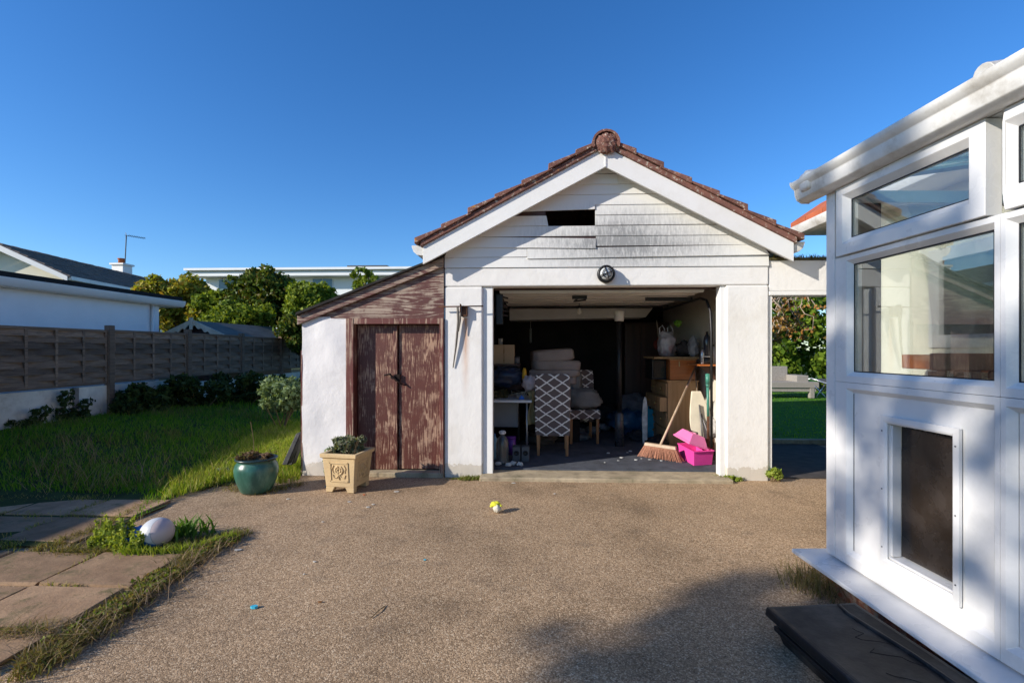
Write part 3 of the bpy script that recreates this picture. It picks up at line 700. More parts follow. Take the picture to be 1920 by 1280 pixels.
# brick plinth and sill
mb = MB(); cbox(mb, -.02, sEnd, -.25, -.02, -.03, zsill-.055)
n_end = -(HX-C0.x)/abs(cn.x)
cbox(mb, -.02, .12, n_end+.05, -.25, -.03, zsill-.055)
obj('brick_plinth', mb, m_brick, pc, bevel=.004)
mb = MB(); S = [(-.125, .125), (sEnd, .105), (sEnd, -.05), (.06, -.05), (.06, n_end+.1), (-.125, n_end+.1)]
lo = [Cm(s, n, zsill-.054) for s, n in S]; hi = [Cm(s, n, zsill-.054+(.022 if (n > .09 or s < -.1) else .053)) for s, n in S]
n = len(S); mb.add(lo+hi, [tuple(range(n)), (6, 7, 8, 9), (6, 9, 10, 11)]+[(i, (i+1) % n, (i+1) % n+n, i+n) for i in range(n)])
obj('sill', mb, m_pvc, pc, bevel=.005)
def cfr(mb, o, i, n0, n1, c=.022, d=.024):
    """four mitred members between outer rectangle o and opening i (s0,s1,z0,z1), inner edge chamfered"""
    O = [(o[0], o[2]), (o[1], o[2]), (o[1], o[3]), (o[0], o[3])]; I = [(i[0], i[2]), (i[1], i[2]), (i[1], i[3]), (i[0], i[3])]
    J = [(i[0]-c, i[2]-c), (i[1]+c, i[2]-c), (i[1]+c, i[3]+c), (i[0]-c, i[3]+c)]
    vs = [Cm(p[0], n0, p[1]) for p in O]+[Cm(p[0], n1, p[1]) for p in O]+[Cm(p[0], n1, p[1]) for p in J]+[Cm(p[0], n1-d, p[1]) for p in I]+[Cm(p[0], n0, p[1]) for p in I]
    fs = []
    for k in range(4):
        l = (k+1) % 4
        fs += [(k, l, 4+l, 4+k), (4+k, 4+l, 8+l, 8+k), (8+k, 8+l, 12+l, 12+k), (12+k, 12+l, 16+l, 16+k), (16+k, 16+l, l, k)]
    return mb.add(vs, fs)
obj('corner_post', cbox(MB(), 0, .0705, -.07, 0, zsill, zhead), m_pvc, pc, bevel=.003)
zA, zB, zC, zD, zE = 1.121, 1.231, 1.803, 1.851, 2.222
bays = [(.0735, .965, .183, .923, .183, .834), (.9665, 2.07, 1.008, 1.985, 1.019, 1.975), (2.0715, 3.2, 2.15, 3.1, 2.16, 3.09)]
for a, b, g0, g1, v0, v1 in bays:
    mb = MB(); cfr(mb, (a, b, zsill+.001, 1.174), (g0, g1, .280, zA), -.07, -.001)
    obj('frame', mb, m_pvc, pc, bevel=.0015)
    obj('frame', cfr(MB(), (a, b, 1.1755, zD-.002), (g0, g1, zB, zC), -.07, -.001), m_pvc, pc, bevel=.0015)
    obj('frame', cbox(MB(), a, b, -.07, -.004, zE+.003, zhead-.001), m_pvc, pc)
    vs_ = obj('vent_sash', cfr(MB(), (a+.031, b-.037 if b < 1 else b-.045, zD+.003, zE), (v0, v1, 1.944, 2.148), -.05, .017, .030, .03), m_pvc, pc, bevel=.003)
    obj('pane', cbox(MB(), v0-.01, v1+.01, -.02, -.0155, 1.93, 2.16), glassmat('porch_glass', (.95, .97, .96), .42, haze=.010), vs_)
    obj('pane', cbox(MB(), g0-.01, g1+.01, -.034, -.029, zB-.01, zC+.01), _mc['porch_glass'], pc)
    mb = MB()
    for q_ in ((g0-.002, g0+.006, zB, zC), (g1-.006, g1+.002, zB, zC), (g0, g1, zC-.006, zC+.002), (g0, g1, zB-.002, zB+.005)): cbox(mb, q_[0], q_[1], -.0289, -.0265, q_[2], q_[3])
    for q_ in ((v0-.002, v0+.006, 1.944, 2.148), (v0, v1, 2.142, 2.150), (v0, v1, 1.942, 1.948)): cbox(mb, q_[0], q_[1], -.0154, -.0135, q_[2], q_[3])
    obj('gasket', mb, m_black, pc)
# lower panels; first bay has the pet flap opening
def panel_with_hole(a, b, z0, z1, h=None):
    mb = MB()
    if h is None: return cbox(mb, a, b, -.045, -.026, z0, z1)
    cbox(mb, a, h[0], -.045, -.026, z0, z1); cbox(mb, h[1], b, -.045, -.026, z0, z1); cbox(mb, h[0], h[1], -.045, -.026, z0, h[2]); cbox(mb, h[0], h[1], -.045, -.026, h[3], z1); return mb
f0, f1 = csz(1658, 800)[0], csz(1781, 800)[0]; fz1 = csz(1660, 793)[1]; fz0 = csz(1662, 1045)[1]
hole = (f0, f1, fz0, fz1)
obj('lower_panel', panel_with_hole(.186, .920, .275, zA+.01, hole), m_pvc, pc)
for b_ in bays[1:]: obj('lower_panel', panel_with_hole(b_[2]+.003, b_[3]-.003, .275, zA+.01), m_pvc, pc)
obj('groove', cbox(MB(), .180, .1865, -.0259, -.0245, .285, zA-.005), m_black, pc)
pf = obj('pet_flap', cbox(MB(), f0+.016, f1-.004, -.075, -.07, fz0+.01, fz1-.015), M('smoky_brown_flap', (.020, .014, .011), .25, .3, 4, .2, 8, dirt=(.05, .04, .034)), pc, bevel=.002)
mb = MB(); cframe(mb, f0-.034, f1+.034, fz0-.045, fz1+.034, .036, -.02, -.004); cframe(mb, f0-.006, f1+.006, fz0-.008, fz1+.006, .010, -.10, -.022)
obj('flap_frame', mb, m_pvc, pf, bevel=.002)
mb = MB()
for k in range(5): obj('hinge_clip', cbox(MB(), f0+.05+k*.055, f0+.085+k*.055, -.069, -.064, fz1-.02, fz1-.012), m_black, pf)
for s_, z_ in [(f0-.02, fz1-.04), (f0-.02, (fz0+fz1)/2), (f0-.02, fz0+.04), (f1+.02, fz1-.04), (f1+.02, (fz0+fz1)/2), (f1+.02, fz0+.04)]:
    obj('screw', MB().blob(Cm(s_, -.004, z_), (.004, .004, .004), 5, 0), M('screw_grey', (.2, .2, .2), .4, .1, 5, 0, metal=.8), pf)
obj('flap_trim', cbox(MB(), f0+.0, f0+.014, -.07, -.03, fz0+.005, fz1-.012), m_pvc, pf)
# far end wall: big single pane in white frame
def ebox(mb, n0, n1, s0, s1, z0, z1): return cbox(mb, s0, s1, n0, n1, z0, z1)
mb = MB(); ebox(mb, n_end+.08, -.07, .005, .06, zsill, zsill+.06); ebox(mb, n_end+.08, -.07, .005, .06, zhead-.07, zhead-.002); ebox(mb, n_end+.08, n_end+.14, .005, .06, zsill+.06, zhead-.07)
ebox(mb, n_end+.14, -.07, .006, .055, zrail_b-.12, zrail_b-.02)
obj('end_frame', mb, m_pvc, pc, bevel=.003)
obj('end_pane', ebox(MB(), n_end+.14, -.07, .03, .036, zrail_b-.02, zhead-.07), glassmat('clear_pane', (.95, .97, .97), .7), pc)
obj('end_panel', ebox(MB(), n_end+.14, -.07, .02, .045, zsill+.06, zrail_b-.12), m_pvc, pc)
struct('porch_floor', cbox(MB(), .06, sEnd, n_end+.1, -.25, 0, zsill-.08), M('porch_tile_floor', (.3, .25, .2), .6))
o3 = Vector((0, 0, HC)); pl0 = C0+ca*.075; r3 = ray(1650, 600); t3 = (pl0-o3).dot(ca)/r3.dot(ca); nb = (o3+r3*t3-C0).dot(cn)
obj('dark_strip_sheet', cbox(MB(), .068, .085, nb, -.075, zrail_b-.0, zhead-.08), M('dark_strip_sheet', (.028, .03, .034), .22, .3, 2.5, .25, 5), pc, bevel=.002)  # near-black sheet added for the dark strip beside the corner post
obj('roof_beam', MB().box(HX-.09, HX-.003, -.5, 2.9, 2.33, 2.43), m_cream, pc)
# roof
zr0, zr1 = zhead+.07, 2.5
rt = glassmat('teal_roof_sheet', (.70, .92, .90), .6, .2, haze=.10)
rf = MB(); q = [Cm(-.08, .06, zr0), Cm(sEnd, .06, zr0), Cm(sEnd, n_end+.30, zr1), Cm(-.08, n_end+.30, zr1)]
rf.hexa([tuple(v_) for v_ in q], [tuple(v_+Vector((0, 0, .025))) for v_ in q]); rs_ = obj('roof_sheet', rf, rt, pc)
for s_, rr in ((-.06, .036), (.98, .042), (2.0, .042)):
    a = Cm(s_, .075, zr0+.045); b = Cm(s_, n_end+.34, zr1+.05); dv = (b-a).normalized()
    obj('roof_bar', MB().tube([a, a+dv*.03, b], [rr*1.0, rr, rr], 16).tube([Cm(s_, .06, zr0-.02), Cm(s_, n_end+.34, zr1-.03)], .02, 4), m_pvcdirty, pc, bevel=.003)
# end cap lumps on the corner
p = Cm(-.04, .05, zr0+.01)
obj('corner_cap', MB().blob(p, (.06, .05, .055), 10, .04, 2, 3, .4), m_pvcdirty, pc, smooth=True)
# gutter: ogee profile along face and returning at the end
def gut(z): return [(.003, .01), (.003, -.062), (.05, -.062), (.078, -.045), (.088, -.02), (.092, .012), (.112, .03), (.118, .045), (.118, .058), (.106, .058), (.104, .046), (.085, .03), (.02, .02)]
pr = gut(0); mb = MB(); zg = zhead+.048; n = len(pr)
vs = [Cm(-.14, o, zg+h) for o, h in pr]+[Cm(sEnd, o, zg+h) for o, h in pr]; mb.add(vs, [tuple(range(n)), tuple(range(2*n-1, n-1, -1))]+[(i, (i+1) % n, (i+1) % n+n, i+n) for i in range(n)])
obj('gutter', mb, m_pvcdirty, pc, bevel=.004)
obj('gutter_end', MB().add([Cm(-.15, o*1.03, zg+h*1.05) for o, h in pr]+[Cm(-.141, o*1.03, zg+h*1.05) for o, h in pr], [tuple(range(n)), tuple(range(2*n-1, n-1, -1))]+[(i, (i+1) % n, (i+1) % n+n, i+n) for i in range(n)]), m_pvc, pc, bevel=.002)
obj('fascia', cbox(MB(), -.01, sEnd, -.06, .003, zhead+.001, zhead+.075), m_pvc, pc)
# wooden chair inside the porch
ch = WD(1832, 690, 2.35); czh = WD(1832, 662, 2.35).z
wc = thing('wooden_chair', 'dark wooden slatted high chair standing inside the porch', 'chair', (ch.x, ch.y, zsill-.08)); fl = zsill-.08
mw = M('dark_brown_wood', (.12, .05, .025), .4, .35, 6)
mb = MB(); mb.m = Matrix.Translation((ch.x, ch.y, 0)) @ Matrix.Rotation(R(-12), 4, 'Z')
mb.box(-.19, .19, -.015, .015, czh-.085, czh); mb.box(-.19, .19, -.012, .012, czh-.42, czh-.37)
for k in range(5): mb.box(-.165+k*.07, -.125+k*.07, -.009, .009, czh-.37, czh-.085)
obj('backrest', mb, mw, wc, bevel=.006)
mb = MB(); mb.m = Matrix.Translation((ch.x, ch.y, 0)) @ Matrix.Rotation(R(-12), 4, 'Z'); mb.box(-.2, .2, -.42, .0, czh-.52, czh-.48); obj('seat', mb, mw, wc, bevel=.008)
for xx, yy in ((-.18, -.0), (.18, -.0), (-.18, -.4), (.18, -.4)):
    mb = MB(); mb.m = Matrix.Translation((ch.x, ch.y, 0)) @ Matrix.Rotation(R(-12), 4, 'Z'); mb.box(xx-.016, xx+.016, yy-.016, yy+.016, fl, (czh-.09) if yy > -.1 else czh-.52); obj('leg', mb, mw, wc, bevel=.004)
# unidentified grey egg shape by the end pane
eg = WD(1626, 680, 2.75)
tag(obj('grey_egg_item', MB().lathe([(0, -.055), (.02, -.05), (.034, -.03), (.036, -.008), (.026, .03), (.01, .06), (0, .07)], (eg.x, eg.y, eg.z), 16), M('egg_item_grey', (.18, .18, .19), .2, .1), None, smooth=True, origin=None), 'grey egg shaped item behind the lower corner of the porch window', 'item')
# ================================================================== black plastic step beside the brick plinth
stp = thing('plastic_step', 'black plastic step lying beside the brick plinth of the porch', 'step', (1.35, 2.0, 0))
A0 = G(1436, 1136, .15); A1 = G(1603, 1128, .15)
W_ = (A1-A0).length; ax = (A1-A0).normalized(); ay = Vector((ax.y, -ax.x, 0)); 
if ay.y > 0: ay = -ay
def sp(a, b, z): return A0+ax*a+ay*b+Vector((0, 0, z-.15))
Ls = 1.15; mb = MB()
def ring(i, z): return [sp(i, i, z), sp(W_-i, i, z), sp(W_-i, Ls-i, z), sp(i, Ls-i, z)]
rings = [ring(.05, 0), ring(.035, .05), ring(.022, .05), ring(.022, .075), ring(.035, .075), ring(.03, .105), ring(.0, .105), ring(-.004, .115), ring(0, .148), ring(.018, .154), ring(.03, .149)]
vs = [v_ for r_ in rings for v_ in r_]; fs = [(i*4+k, i*4+(k+1) % 4, (i+1)*4+(k+1) % 4, (i+1)*4+k) for i in range(len(rings)-1) for k in range(4)]+[tuple((len(rings)-1)*4+k for k in range(4)), (3, 2, 1, 0)]
mb.add(vs, fs); obj('body', mb, m_blackpl, stp, bevel=.006)
mb = MB()
for k in range(3): mb.tube([sp(.08, .07+k*.012, .145), sp(.30, .07+k*.012, .145)], .002, 4)
mb.tube([sp(.075, .06, .145), sp(.075, .11, .145), sp(.31, .11, .145), sp(.31, .06, .145), sp(.075, .06, .145)], .003, 4)
mb.tube([sp(W_*.78, .02, .15), sp(W_*.74, .10, .152), sp(W_*.80, .4, .152), sp(W_*.78, Ls-.1, .152)], .009, 6)
obj('moulded_rib', mb, m_blackpl, stp, smooth=True)
mb = MB()
for k in range(5):
    a = random.uniform(.15, W_-.12); b = .2+k*.14; pts = [sp(a+random.uniform(-.04, .04)+j*.012, b+j*.02, .1492) for j in range(7)]
    mb.tube(pts, .0011, 4)
obj('crack', mb, m_dark, stp)
# dried tufts at the plinth corner
q0 = G(1530, 1100)
q = np.c_[rng.normal(q0.x-.02, .07, 420), rng.normal(q0.y, .10, 420)]
V1 = blades(q, lambda n: rng.uniform(.03, .13, n), lambda q: np.zeros(len(q)), .004, 1.1)
tag(obj('dry_weeds', V1, leafmat('dry_tuft', [(.20, .16, .06), (.09, .09, .025), (.30, .23, .12), (.05, .06, .02)])), kind='stuff')
# ================================================================== fence, wall, left neighbours
FX = -7.07; py_ = WX(205, 700, FX).y
fe = thing('fence', 'dark woven slat fence panels on posts along the left boundary', 'fence', (FX, py_, .2))
def fpanel(y0, y1, z0, z1):
    mb = MB(); n = 9; h = (z1-z0-.06)/n
    bat = [y0+(y1-y0)*k for k in (.25, .5, .75)]
    for i in range(n):
        pts = []; s = 1 if i % 2 else -1
        ys = np.linspace(y0+.03, y1-.03, 17); za_, zb_2 = z0+.03+i*h, z0+.03+(i+1)*h+.004
        def off(y): return s*.015*math.cos((y-y0)/(y1-y0)*4*math.pi)
        rg = []
        for y in ys:
            o = off(y); rg += [(FX+o+.004, y, za_-.008), (FX+o+.014, y, za_-.008), (FX+o-.002, y, zb_2), (FX+o-.010, y, zb_2)]
        mb.add(rg, [(0, 1, 2, 3), (67, 66, 65, 64)]+[(j*4+k, j*4+(k+1) % 4, j*4+4+(k+1) % 4, j*4+4+k) for j in range(16) for k in range(4)])
    for b in bat: mb.box(FX+.008, FX+.026, b-.02, b+.02, z0+.02, z1-.02)
    mb.box(FX-.025, FX+.025, y0+.01, y1-.01, z1-.04, z1); mb.box(FX-.022, FX+.022, y0+.01, y1-.01, z0, z0+.04)
    mb.box(FX-.02, FX+.02, y0+.01, y0+.045, z0+.04, z1-.04); mb.box(FX-.02, FX+.02, y1-.045, y1-.01, z0+.04, z1-.04)
    return mb
zp0, zp1 = WX(205, 718, FX).z, WX(205, 620, FX).z+.02
pan = obj('fence_panel', fpanel(py_+.05, py_+1.83-.05, zp0, zp1), m_fence, fe)
post = obj('fence_post', MB().box(FX-.045, FX+.055, py_-.05, py_+.05, .1, zp1+.07).add([], []), m_fence, fe, bevel=.006)
for k in range(-7, 6):
    if k:
        for o_ in (pan, post):
            c = o_.copy(); COL.objects.link(c); c.parent = fe; c.location = (0, k*1.83, .012*math.sin(k*2.3))
bwl = thing('boundary_wall', 'low shaded white concrete wall beneath the fence panels', 'wall', (FX, py_, 0))
m_wwall = M('stained_white_concrete', (.58, .55, .47), .9, .35, 3, .6, 30, dirt=(.18, .15, .11))
obj('wall', MB().box(FX-.05, FX-.0, -5, py_+1.7, -.1, zp0-.03).box(FX-.05, FX, py_+1.7, 18, -.1, zp0-.12), m_wwall, bwl)
obj('post_stub', MB().box(FX-.04, FX+.03, py_-.65, py_-.57, 0, zp0-.03).box(FX-.04, FX+.03, py_+.6-3, py_+.68-3, 0, zp0-.03), M('grey_stub', (.2, .18, .16), .9), bwl)
# white flat-roofed garage building beyond the fence
ng = thing('neighbour_garage', 'long low white building with white gutter behind the fence', 'garage', (-11, 6, 0))
nx = -9.; ny = WX(298, 600, nx).y; nz = WX(298, 572, nx).z
obj('wall', MB().box(nx-5, nx, -1, ny, 0, nz), M('neighbour_white', (.80, .80, .80), .85, .06, 1.5, .2), ng)
obj('roof', MB().box(nx-5.1, nx+.20, -1.1, ny+.52, nz+.141, nz+.24).box(nx-5.1, nx+.12, -1.1, ny+.45, nz+.06, nz+.14), M('black_felt', (.02, .02, .02), .8), ng)
obj('soffit', MB().box(nx-5.1, nx+.14, -1.1, ny+.5, nz-.02, nz+.058), m_bargew, ng)
obj('gutter', MB().prism([(nx+.142, nz+.14), (nx+.142, nz-.0), (nx+.2, nz-.01), (nx+.25, nz+.04), (nx+.27, nz+.14)], 'y', -1.1, ny+.55), m_bargew, ng, bevel=.006)
obj('downpipe', MB().tube([(nx+.05, ny-.25, nz-.02), (nx+.05, ny-.25, 0)], .035, 8), m_bargew, ng, smooth=True)
# cream gabled house further off
ch2 = WD(60, 560, 24)
nh = thing('gabled_house', 'cream gabled house with brown grey tiled roof and chimney at the left edge', 'house', (ch2.x, ch2.y, 0))
a = WD(2, 458, 20); e = WD(118, 516, 20); hw = e.x-a.x; ridge_far = WD(262, 521, 29)
dirv = Vector((ridge_far.x-a.x, ridge_far.y-a.y, 0)); Lr = dirv.length; dirv.normalize(); per = Vector((dirv.y, -dirv.x, 0))
zr_, ze_ = a.z, e.z
o_ = Vector((a.x, a.y, 0)); hw = hw*1.02
def hp(l, p, z): q = o_+dirv*l+per*p; return (q.x, q.y, z)
mb = MB().hexa([hp(0, -hw+.3, 0), hp(0, hw-.3, 0), hp(Lr, hw-.3, 0), hp(Lr, -hw+.3, 0)], [hp(0, -hw+.3, ze_), hp(0, hw-.3, ze_), hp(Lr, hw-.3, ze_), hp(Lr, -hw+.3, ze_)])
mb.add([hp(0, -hw, ze_-.1), hp(0, hw-.1, ze_-.1), hp(0, 0, zr_-.12), hp(.2, -hw, ze_-.1), hp(.2, hw-.1, ze_-.1), hp(.2, 0, zr_-.12)], [(0, 1, 2), (3, 5, 4), (0, 3, 4, 1), (1, 4, 5, 2), (2, 5, 3, 0)])
obj('wall', mb, M('cream_render_far', (.80, .74, .58), .85, .05, 2, .1), nh)
mb = MB()
sl2 = (zr_-ze_)/hw
for s in (1, -1):
    nc = 9
    for c in range(nc):
        p0, p1 = hw*1.06*c/nc, hw*1.06*(c+1)/nc+.03
        nl = 34
        for k in range(nl):
            l0 = -.35+(Lr+.5)*k/nl; l1 = -.35+(Lr+.5)*(k+.96)/nl; dz = random.uniform(-.01, .01)
            mb.hexa([hp(l0, s*p0, zr_-p0*sl2), hp(l1, s*p0, zr_-p0*sl2), hp(l1, s*p1, zr_-p1*sl2), hp(l0, s*p1, zr_-p1*sl2)], [hp(l0, s*p0, zr_-p0*sl2+.05+dz), hp(l1, s*p0, zr_-p0*sl2+.05+dz), hp(l1, s*p1, zr_-p1*sl2+.11+dz), hp(l0, s*p1, zr_-p1*sl2+.11+dz)])
obj('roof', mb, m_greytile, nh)
mb = MB()
for s in (1, -1):
    mb.hexa([hp(-.40, 0, zr_-.22), hp(-.36, 0, zr_-.22), hp(-.36, s*hw*1.05, ze_-.24), hp(-.40, s*hw*1.05, ze_-.24)], [hp(-.40, 0, zr_+.02), hp(-.36, 0, zr_+.02), hp(-.36, s*hw*1.05, ze_-.04), hp(-.40, s*hw*1.05, ze_-.04)])
obj('bargeboard', mb, m_bargew, nh)
obj('gutter', MB().hexa([hp(-.3, hw*1.04, ze_-.18), hp(-.3, hw*1.04+.13, ze_-.18), hp(Lr+.2, hw*1.04+.13, ze_-.18), hp(Lr+.2, hw*1.04, ze_-.18)], [hp(-.3, hw*1.04, ze_-.03), hp(-.3, hw*1.04+.13, ze_-.03), hp(Lr+.2, hw*1.04+.13, ze_-.03), hp(Lr+.2, hw*1.04, ze_-.03)]), m_bargew, nh)
c1 = WD(229, 505, 29); cw = .34
chm = obj('chimney', MB().box(c1.x-cw, c1.x+cw, c1.y-cw, c1.y+cw, c1.z-1.2, c1.z+.22).box(c1.x-cw-.08, c1.x+cw+.08, c1.y-cw-.08, c1.y+cw+.08, c1.z+.221, c1.z+.32), m_bargew, nh)
obj('chimney_pot', MB().lathe([(.16, 0), (.15, .25), (.19, .28), (.19, .33), (0, .33)], (c1.x-.05, c1.y, c1.z+.32), 14), M('terracotta', (.4, .12, .05), .8), chm, smooth=True)
# aerial
t0 = WD(234, 488, 29); t1 = WD(237, 441, 29); an = thing('television_aerial', 'thin television aerial on a mast above the chimney', 'aerial', t0)
mg = M('grey_metal', (.16, .15, .15), .5, .2, 5, 0, metal=.6)
obj('mast', MB().tube([t0-Vector((0, 0, .4)), t1], .03, 6), mg, an)
e1 = WD(273, 447, 29.5); mb = MB().tube([t1-Vector((.1, 0, 0)), e1], .018, 6)
for k in range(10):
    p = Vector(t1).lerp(e1, .12+k*.09); mb.tube([p-Vector((0, .05, .07)), p+Vector((0, .05, .07))], .012, 4)
for dz in (-.15, .15): mb.tube([t1+Vector((0, 0, 0)), t1+Vector((-.05, .0, dz))], .015, 5)
obj('antenna', mb, mg, an)
# long white flat-roofed block
fb = thing('flat_roof_block', 'long white flat roofed apartment block beyond the trees', 'building', WD(550, 600, 48))
def yb(px, py): return WY(px, py, 47)
q0, q1 = yb(352, 508), yb(760, 503); zt_2 = yb(560, 503).z; mwht = M('block_white', (.78, .79, .78), .8, .06, .5, .1)
obj('wall', MB().box(q0.x+1.2, q1.x+3, 48, 58, 0, zt_2-.75), mwht, fb)
r1 = obj('roof', MB().box(q0.x, q1.x+4, 46.4, 58.5, zt_2-.22, zt_2).box(q0.x+.3, q1.x+4, 46.7, 58, zt_2-.75, zt_2-.34).box(q0.x+.4, q1.x+4, 46.9, 58, zt_2-.34, zt_2-.22), mwht, fb)
a, b = yb(632, 495), yb(738, 495)
obj('plant_room', MB().box(a.x, a.x+(b.x-a.x)*.45, 50, 54, zt_2, zt_2+.62).box(a.x+(b.x-a.x)*.45, b.x, 51, 54, zt_2, zt_2+.5), mwht, r1)
obj('plant_room_roof', MB().box(a.x-.1, b.x-1.5, 49.8, 54.2, zt_2+.621, zt_2+.74).box(a.x+(b.x-a.x)*.5, b.x+.1, 50.8, 54.2, zt_2+.2, zt_2+.58), M('block_dark', (.06, .06, .065), .6), r1)
for x_a, x_b in ((398, 430), (577, 617), (470, 500), (700, 730)):
    u0, u1 = yb(x_a, 520).x, yb(x_b, 520).x
    w_ = obj('window', MB().box(u0, u1, 47.93, 47.99, zt_2-2.4, zt_2-.85), mwht, fb)
    obj('pane', MB().box(u0+.08, (u0+u1)/2-.04, 47.90, 47.925, zt_2-2.3, zt_2-.92).box((u0+u1)/2+.04, u1-.08, 47.90, 47.925, zt_2-2.3, zt_2-.92), M('far_window', (.12, .19, .22), .1, .2, 1, 0), w_)
# summerhouse roof behind the fence
sh = thing('summerhouse', 'small summerhouse with grey felt roof and scalloped bargeboards', 'summerhouse', WD(440, 640, 13))
D = 12.; ap = WD(361, 601, D); l_ = WD(305, 629, D); r_ = WD(432, 637, D); bk = WD(512, 613, D+3.4)
rise = ap.z-l_.z; hw = (r_.x-l_.x)/2; X_ = ap.x; Z_ = ap.z; dv = Vector((bk.x-ap.x, bk.y-ap.y, 0)); Ly = dv.length; dv.normalize(); pv = Vector((dv.y, -dv.x, 0))
def sq(l, p, z): q = Vector((ap.x, ap.y, 0))+dv*l+pv*p; return (q.x, q.y, z)
for s in (-1, 1):
    mb = MB().hexa([sq(0, 0, Z_-.05), sq(Ly, 0, Z_-.05), sq(Ly, s*hw, Z_-rise-.05), sq(0, s*hw, Z_-rise-.05)], [sq(0, 0, Z_), sq(Ly, 0, Z_), sq(Ly, s*hw, Z_-rise), sq(0, s*hw, Z_-rise)])
    obj('roof', mb, M('grey_green_felt', (.16, .15, .13), .9, .3, 4, .5), sh)
    mb = MB(); n = 24
    for k in range(n):
        f0_, f1_ = k/n, (k+1)/n; g = lambda f: Z_+.02-rise*f*1.02-.13-.03*math.cos(f*5*2*math.pi)
        mb.hexa([sq(-.04, s*hw*f0_*1.03, g(f0_)), sq(-.01, s*hw*f0_*1.03, g(f0_)), sq(-.01, s*hw*f1_*1.03, g(f1_)), sq(-.04, s*hw*f1_*1.03, g(f1_))], [sq(-.04, s*hw*f0_*1.03, Z_+.03-rise*f0_*1.02), sq(-.01, s*hw*f0_*1.03, Z_+.03-rise*f0_*1.02), sq(-.01, s*hw*f1_*1.03, Z_+.03-rise*f1_*1.02), sq(-.04, s*hw*f1_*1.03, Z_+.03-rise*f1_*1.02)])
    obj('bargeboard', mb, M('cream_barge', (.62, .55, .42), .8), sh)
obj('finial', MB().hexa([sq(-.06, -.04, Z_-.22), sq(-.042, -.04, Z_-.22), sq(-.042, .04, Z_-.22), sq(-.06, .04, Z_-.22)], [sq(-.06, -.05, Z_+.07), sq(-.042, -.05, Z_+.07), sq(-.042, .05, Z_+.07), sq(-.06, .05, Z_+.07)]), M('cream_barge', (.62, .55, .42)), sh)
obj('wall', MB().hexa([sq(.25, -hw*.85, 0), sq(Ly-.2, -hw*.85, 0), sq(Ly-.2, hw*.85, 0), sq(.25, hw*.85, 0)], [sq(.25, -hw*.85, Z_-rise-.03), sq(Ly-.2, -hw*.85, Z_-rise-.03), sq(Ly-.2, hw*.85, Z_-rise-.03), sq(.25, hw*.85, Z_-rise-.03)]).add([sq(.25, -hw*.85, Z_-rise-.03), sq(.25, hw*.85, Z_-rise-.03), sq(.25, 0, Z_-.1)], [(0, 1, 2)]), m_darkwood, sh)
# ================================================================== things inside the garage
FZ = .05
def xf(x, y, z=0, rz=0, rx=0, ry=0): return Matrix.Translation((x, y, z)) @ Matrix.Rotation(R(rz), 4, 'Z') @ Matrix.Rotation(R(rx), 4, 'X') @ Matrix.Rotation(R(ry), 4, 'Y')
def dining_chair(name, label, x, y, rz, group=None, w=.44):
    t_ = thing(name, label, 'chair', (x, y, FZ), group); t_.location = (0, 0, 0)
    mb = MB()
    def bk(u, v): return None
    h0, h1 = .24, 1.0
    n = 10; rg = []
    for i in range(n+1):
        f = i/n; z = h0+(h1-h0)*f; yy = -.0-.03*f; ww = w/2*(1.0+.035*math.sin(f*3)-(0.0 if f < .93 else .05)); th = .04-(0 if f < .95 else .015)
        rg += [(-ww, yy-th, z), (ww, yy-th, z), (ww, yy+th, z), (-ww, yy+th, z)]
    mb.add(rg, [(3, 2, 1, 0), (n*4, n*4+1, n*4+2, n*4+3)]+[(j*4+k, j*4+(k+1) % 4, j*4+4+(k+1) % 4, j*4+4+k) for j in range(n) for k in range(4)])
    obj('backrest', mb, m_lattice, t_, bevel=.016, seg=3)
    obj('seat', MB().box(-w/2, w/2, .03, .46, .34, .47), m_lattice, t_, bevel=.02, seg=3)
    for sx_, sy_ in ((-1, -.02), (1, -.02), (-1, .42), (1, .42)):
        px_ = sx_*(w/2-.035); q = .021
        obj('leg', MB().hexa([(px_-q*.8, sy_-q*.8-.0, 0), (px_+q*.8, sy_-q*.8, 0), (px_+q*.8, sy_+q*.8, 0), (px_-q*.8, sy_+q*.8, 0)], [(px_-q, sy_-q, .36), (px_+q, sy_-q, .36), (px_+q, sy_+q, .36), (px_-q, sy_+q, .36)]), m_legwood, t_, bevel=.002)
    t_.location = (x, y, FZ); t_.rotation_euler = (0, 0, R(rz)); return t_
p = WD(1036, 800, 5.95)
dining_chair('dining_chair', 'brown and white lattice patterned dining chair with its back to the doorway', p.x, p.y, -2, 'lattice fabric dining chairs', .42)
p2 = WD(1088, 800, 7.0)
dining_chair('dining_chair', 'lattice patterned dining chair in the shade behind, holding a grey blanket', p2.x-.02, p2.y+.1, 178+8, 'lattice fabric dining chairs', .44)
bl = thing('blanket', 'grey blanket bundled on the rear patterned chair', 'blanket', (p2.x, p2.y, FZ+.48))
m_gray = M('grey_blanket', (.20, .19, .175), .95, .25, 8, .6, 50)
obj('fold', MB().blob((p2.x+.02, p2.y-.22, FZ+.62), (.24, .2, .14), 14, .3, 2, 4, .8), m_gray, bl, smooth=True)
obj('fold', MB().blob((p2.x-.1, p2.y-.12, FZ+.85), (.11, .12, .24), 14, .3, 2, 9, .8), m_gray, bl, smooth=True)
m_cush = M('taupe_cushion', (.34, .28, .25), .95, .12, 6, .5, 120)
lb = ['topmost taupe seat cushion of the stack, leaning right', 'second cushion from the top of the taupe stack', 'third cushion from the top of the taupe stack', 'lowest taupe cushion of the stack behind the front chair']
sp_ = thing('storage_box', 'dark storage box carrying the stack of cushions', 'box', WD(1040, 760, 7.1)*Vector((1, 1, 0)) if False else (0, 0, 0))
cc = WD(1040, 700, 7.1)
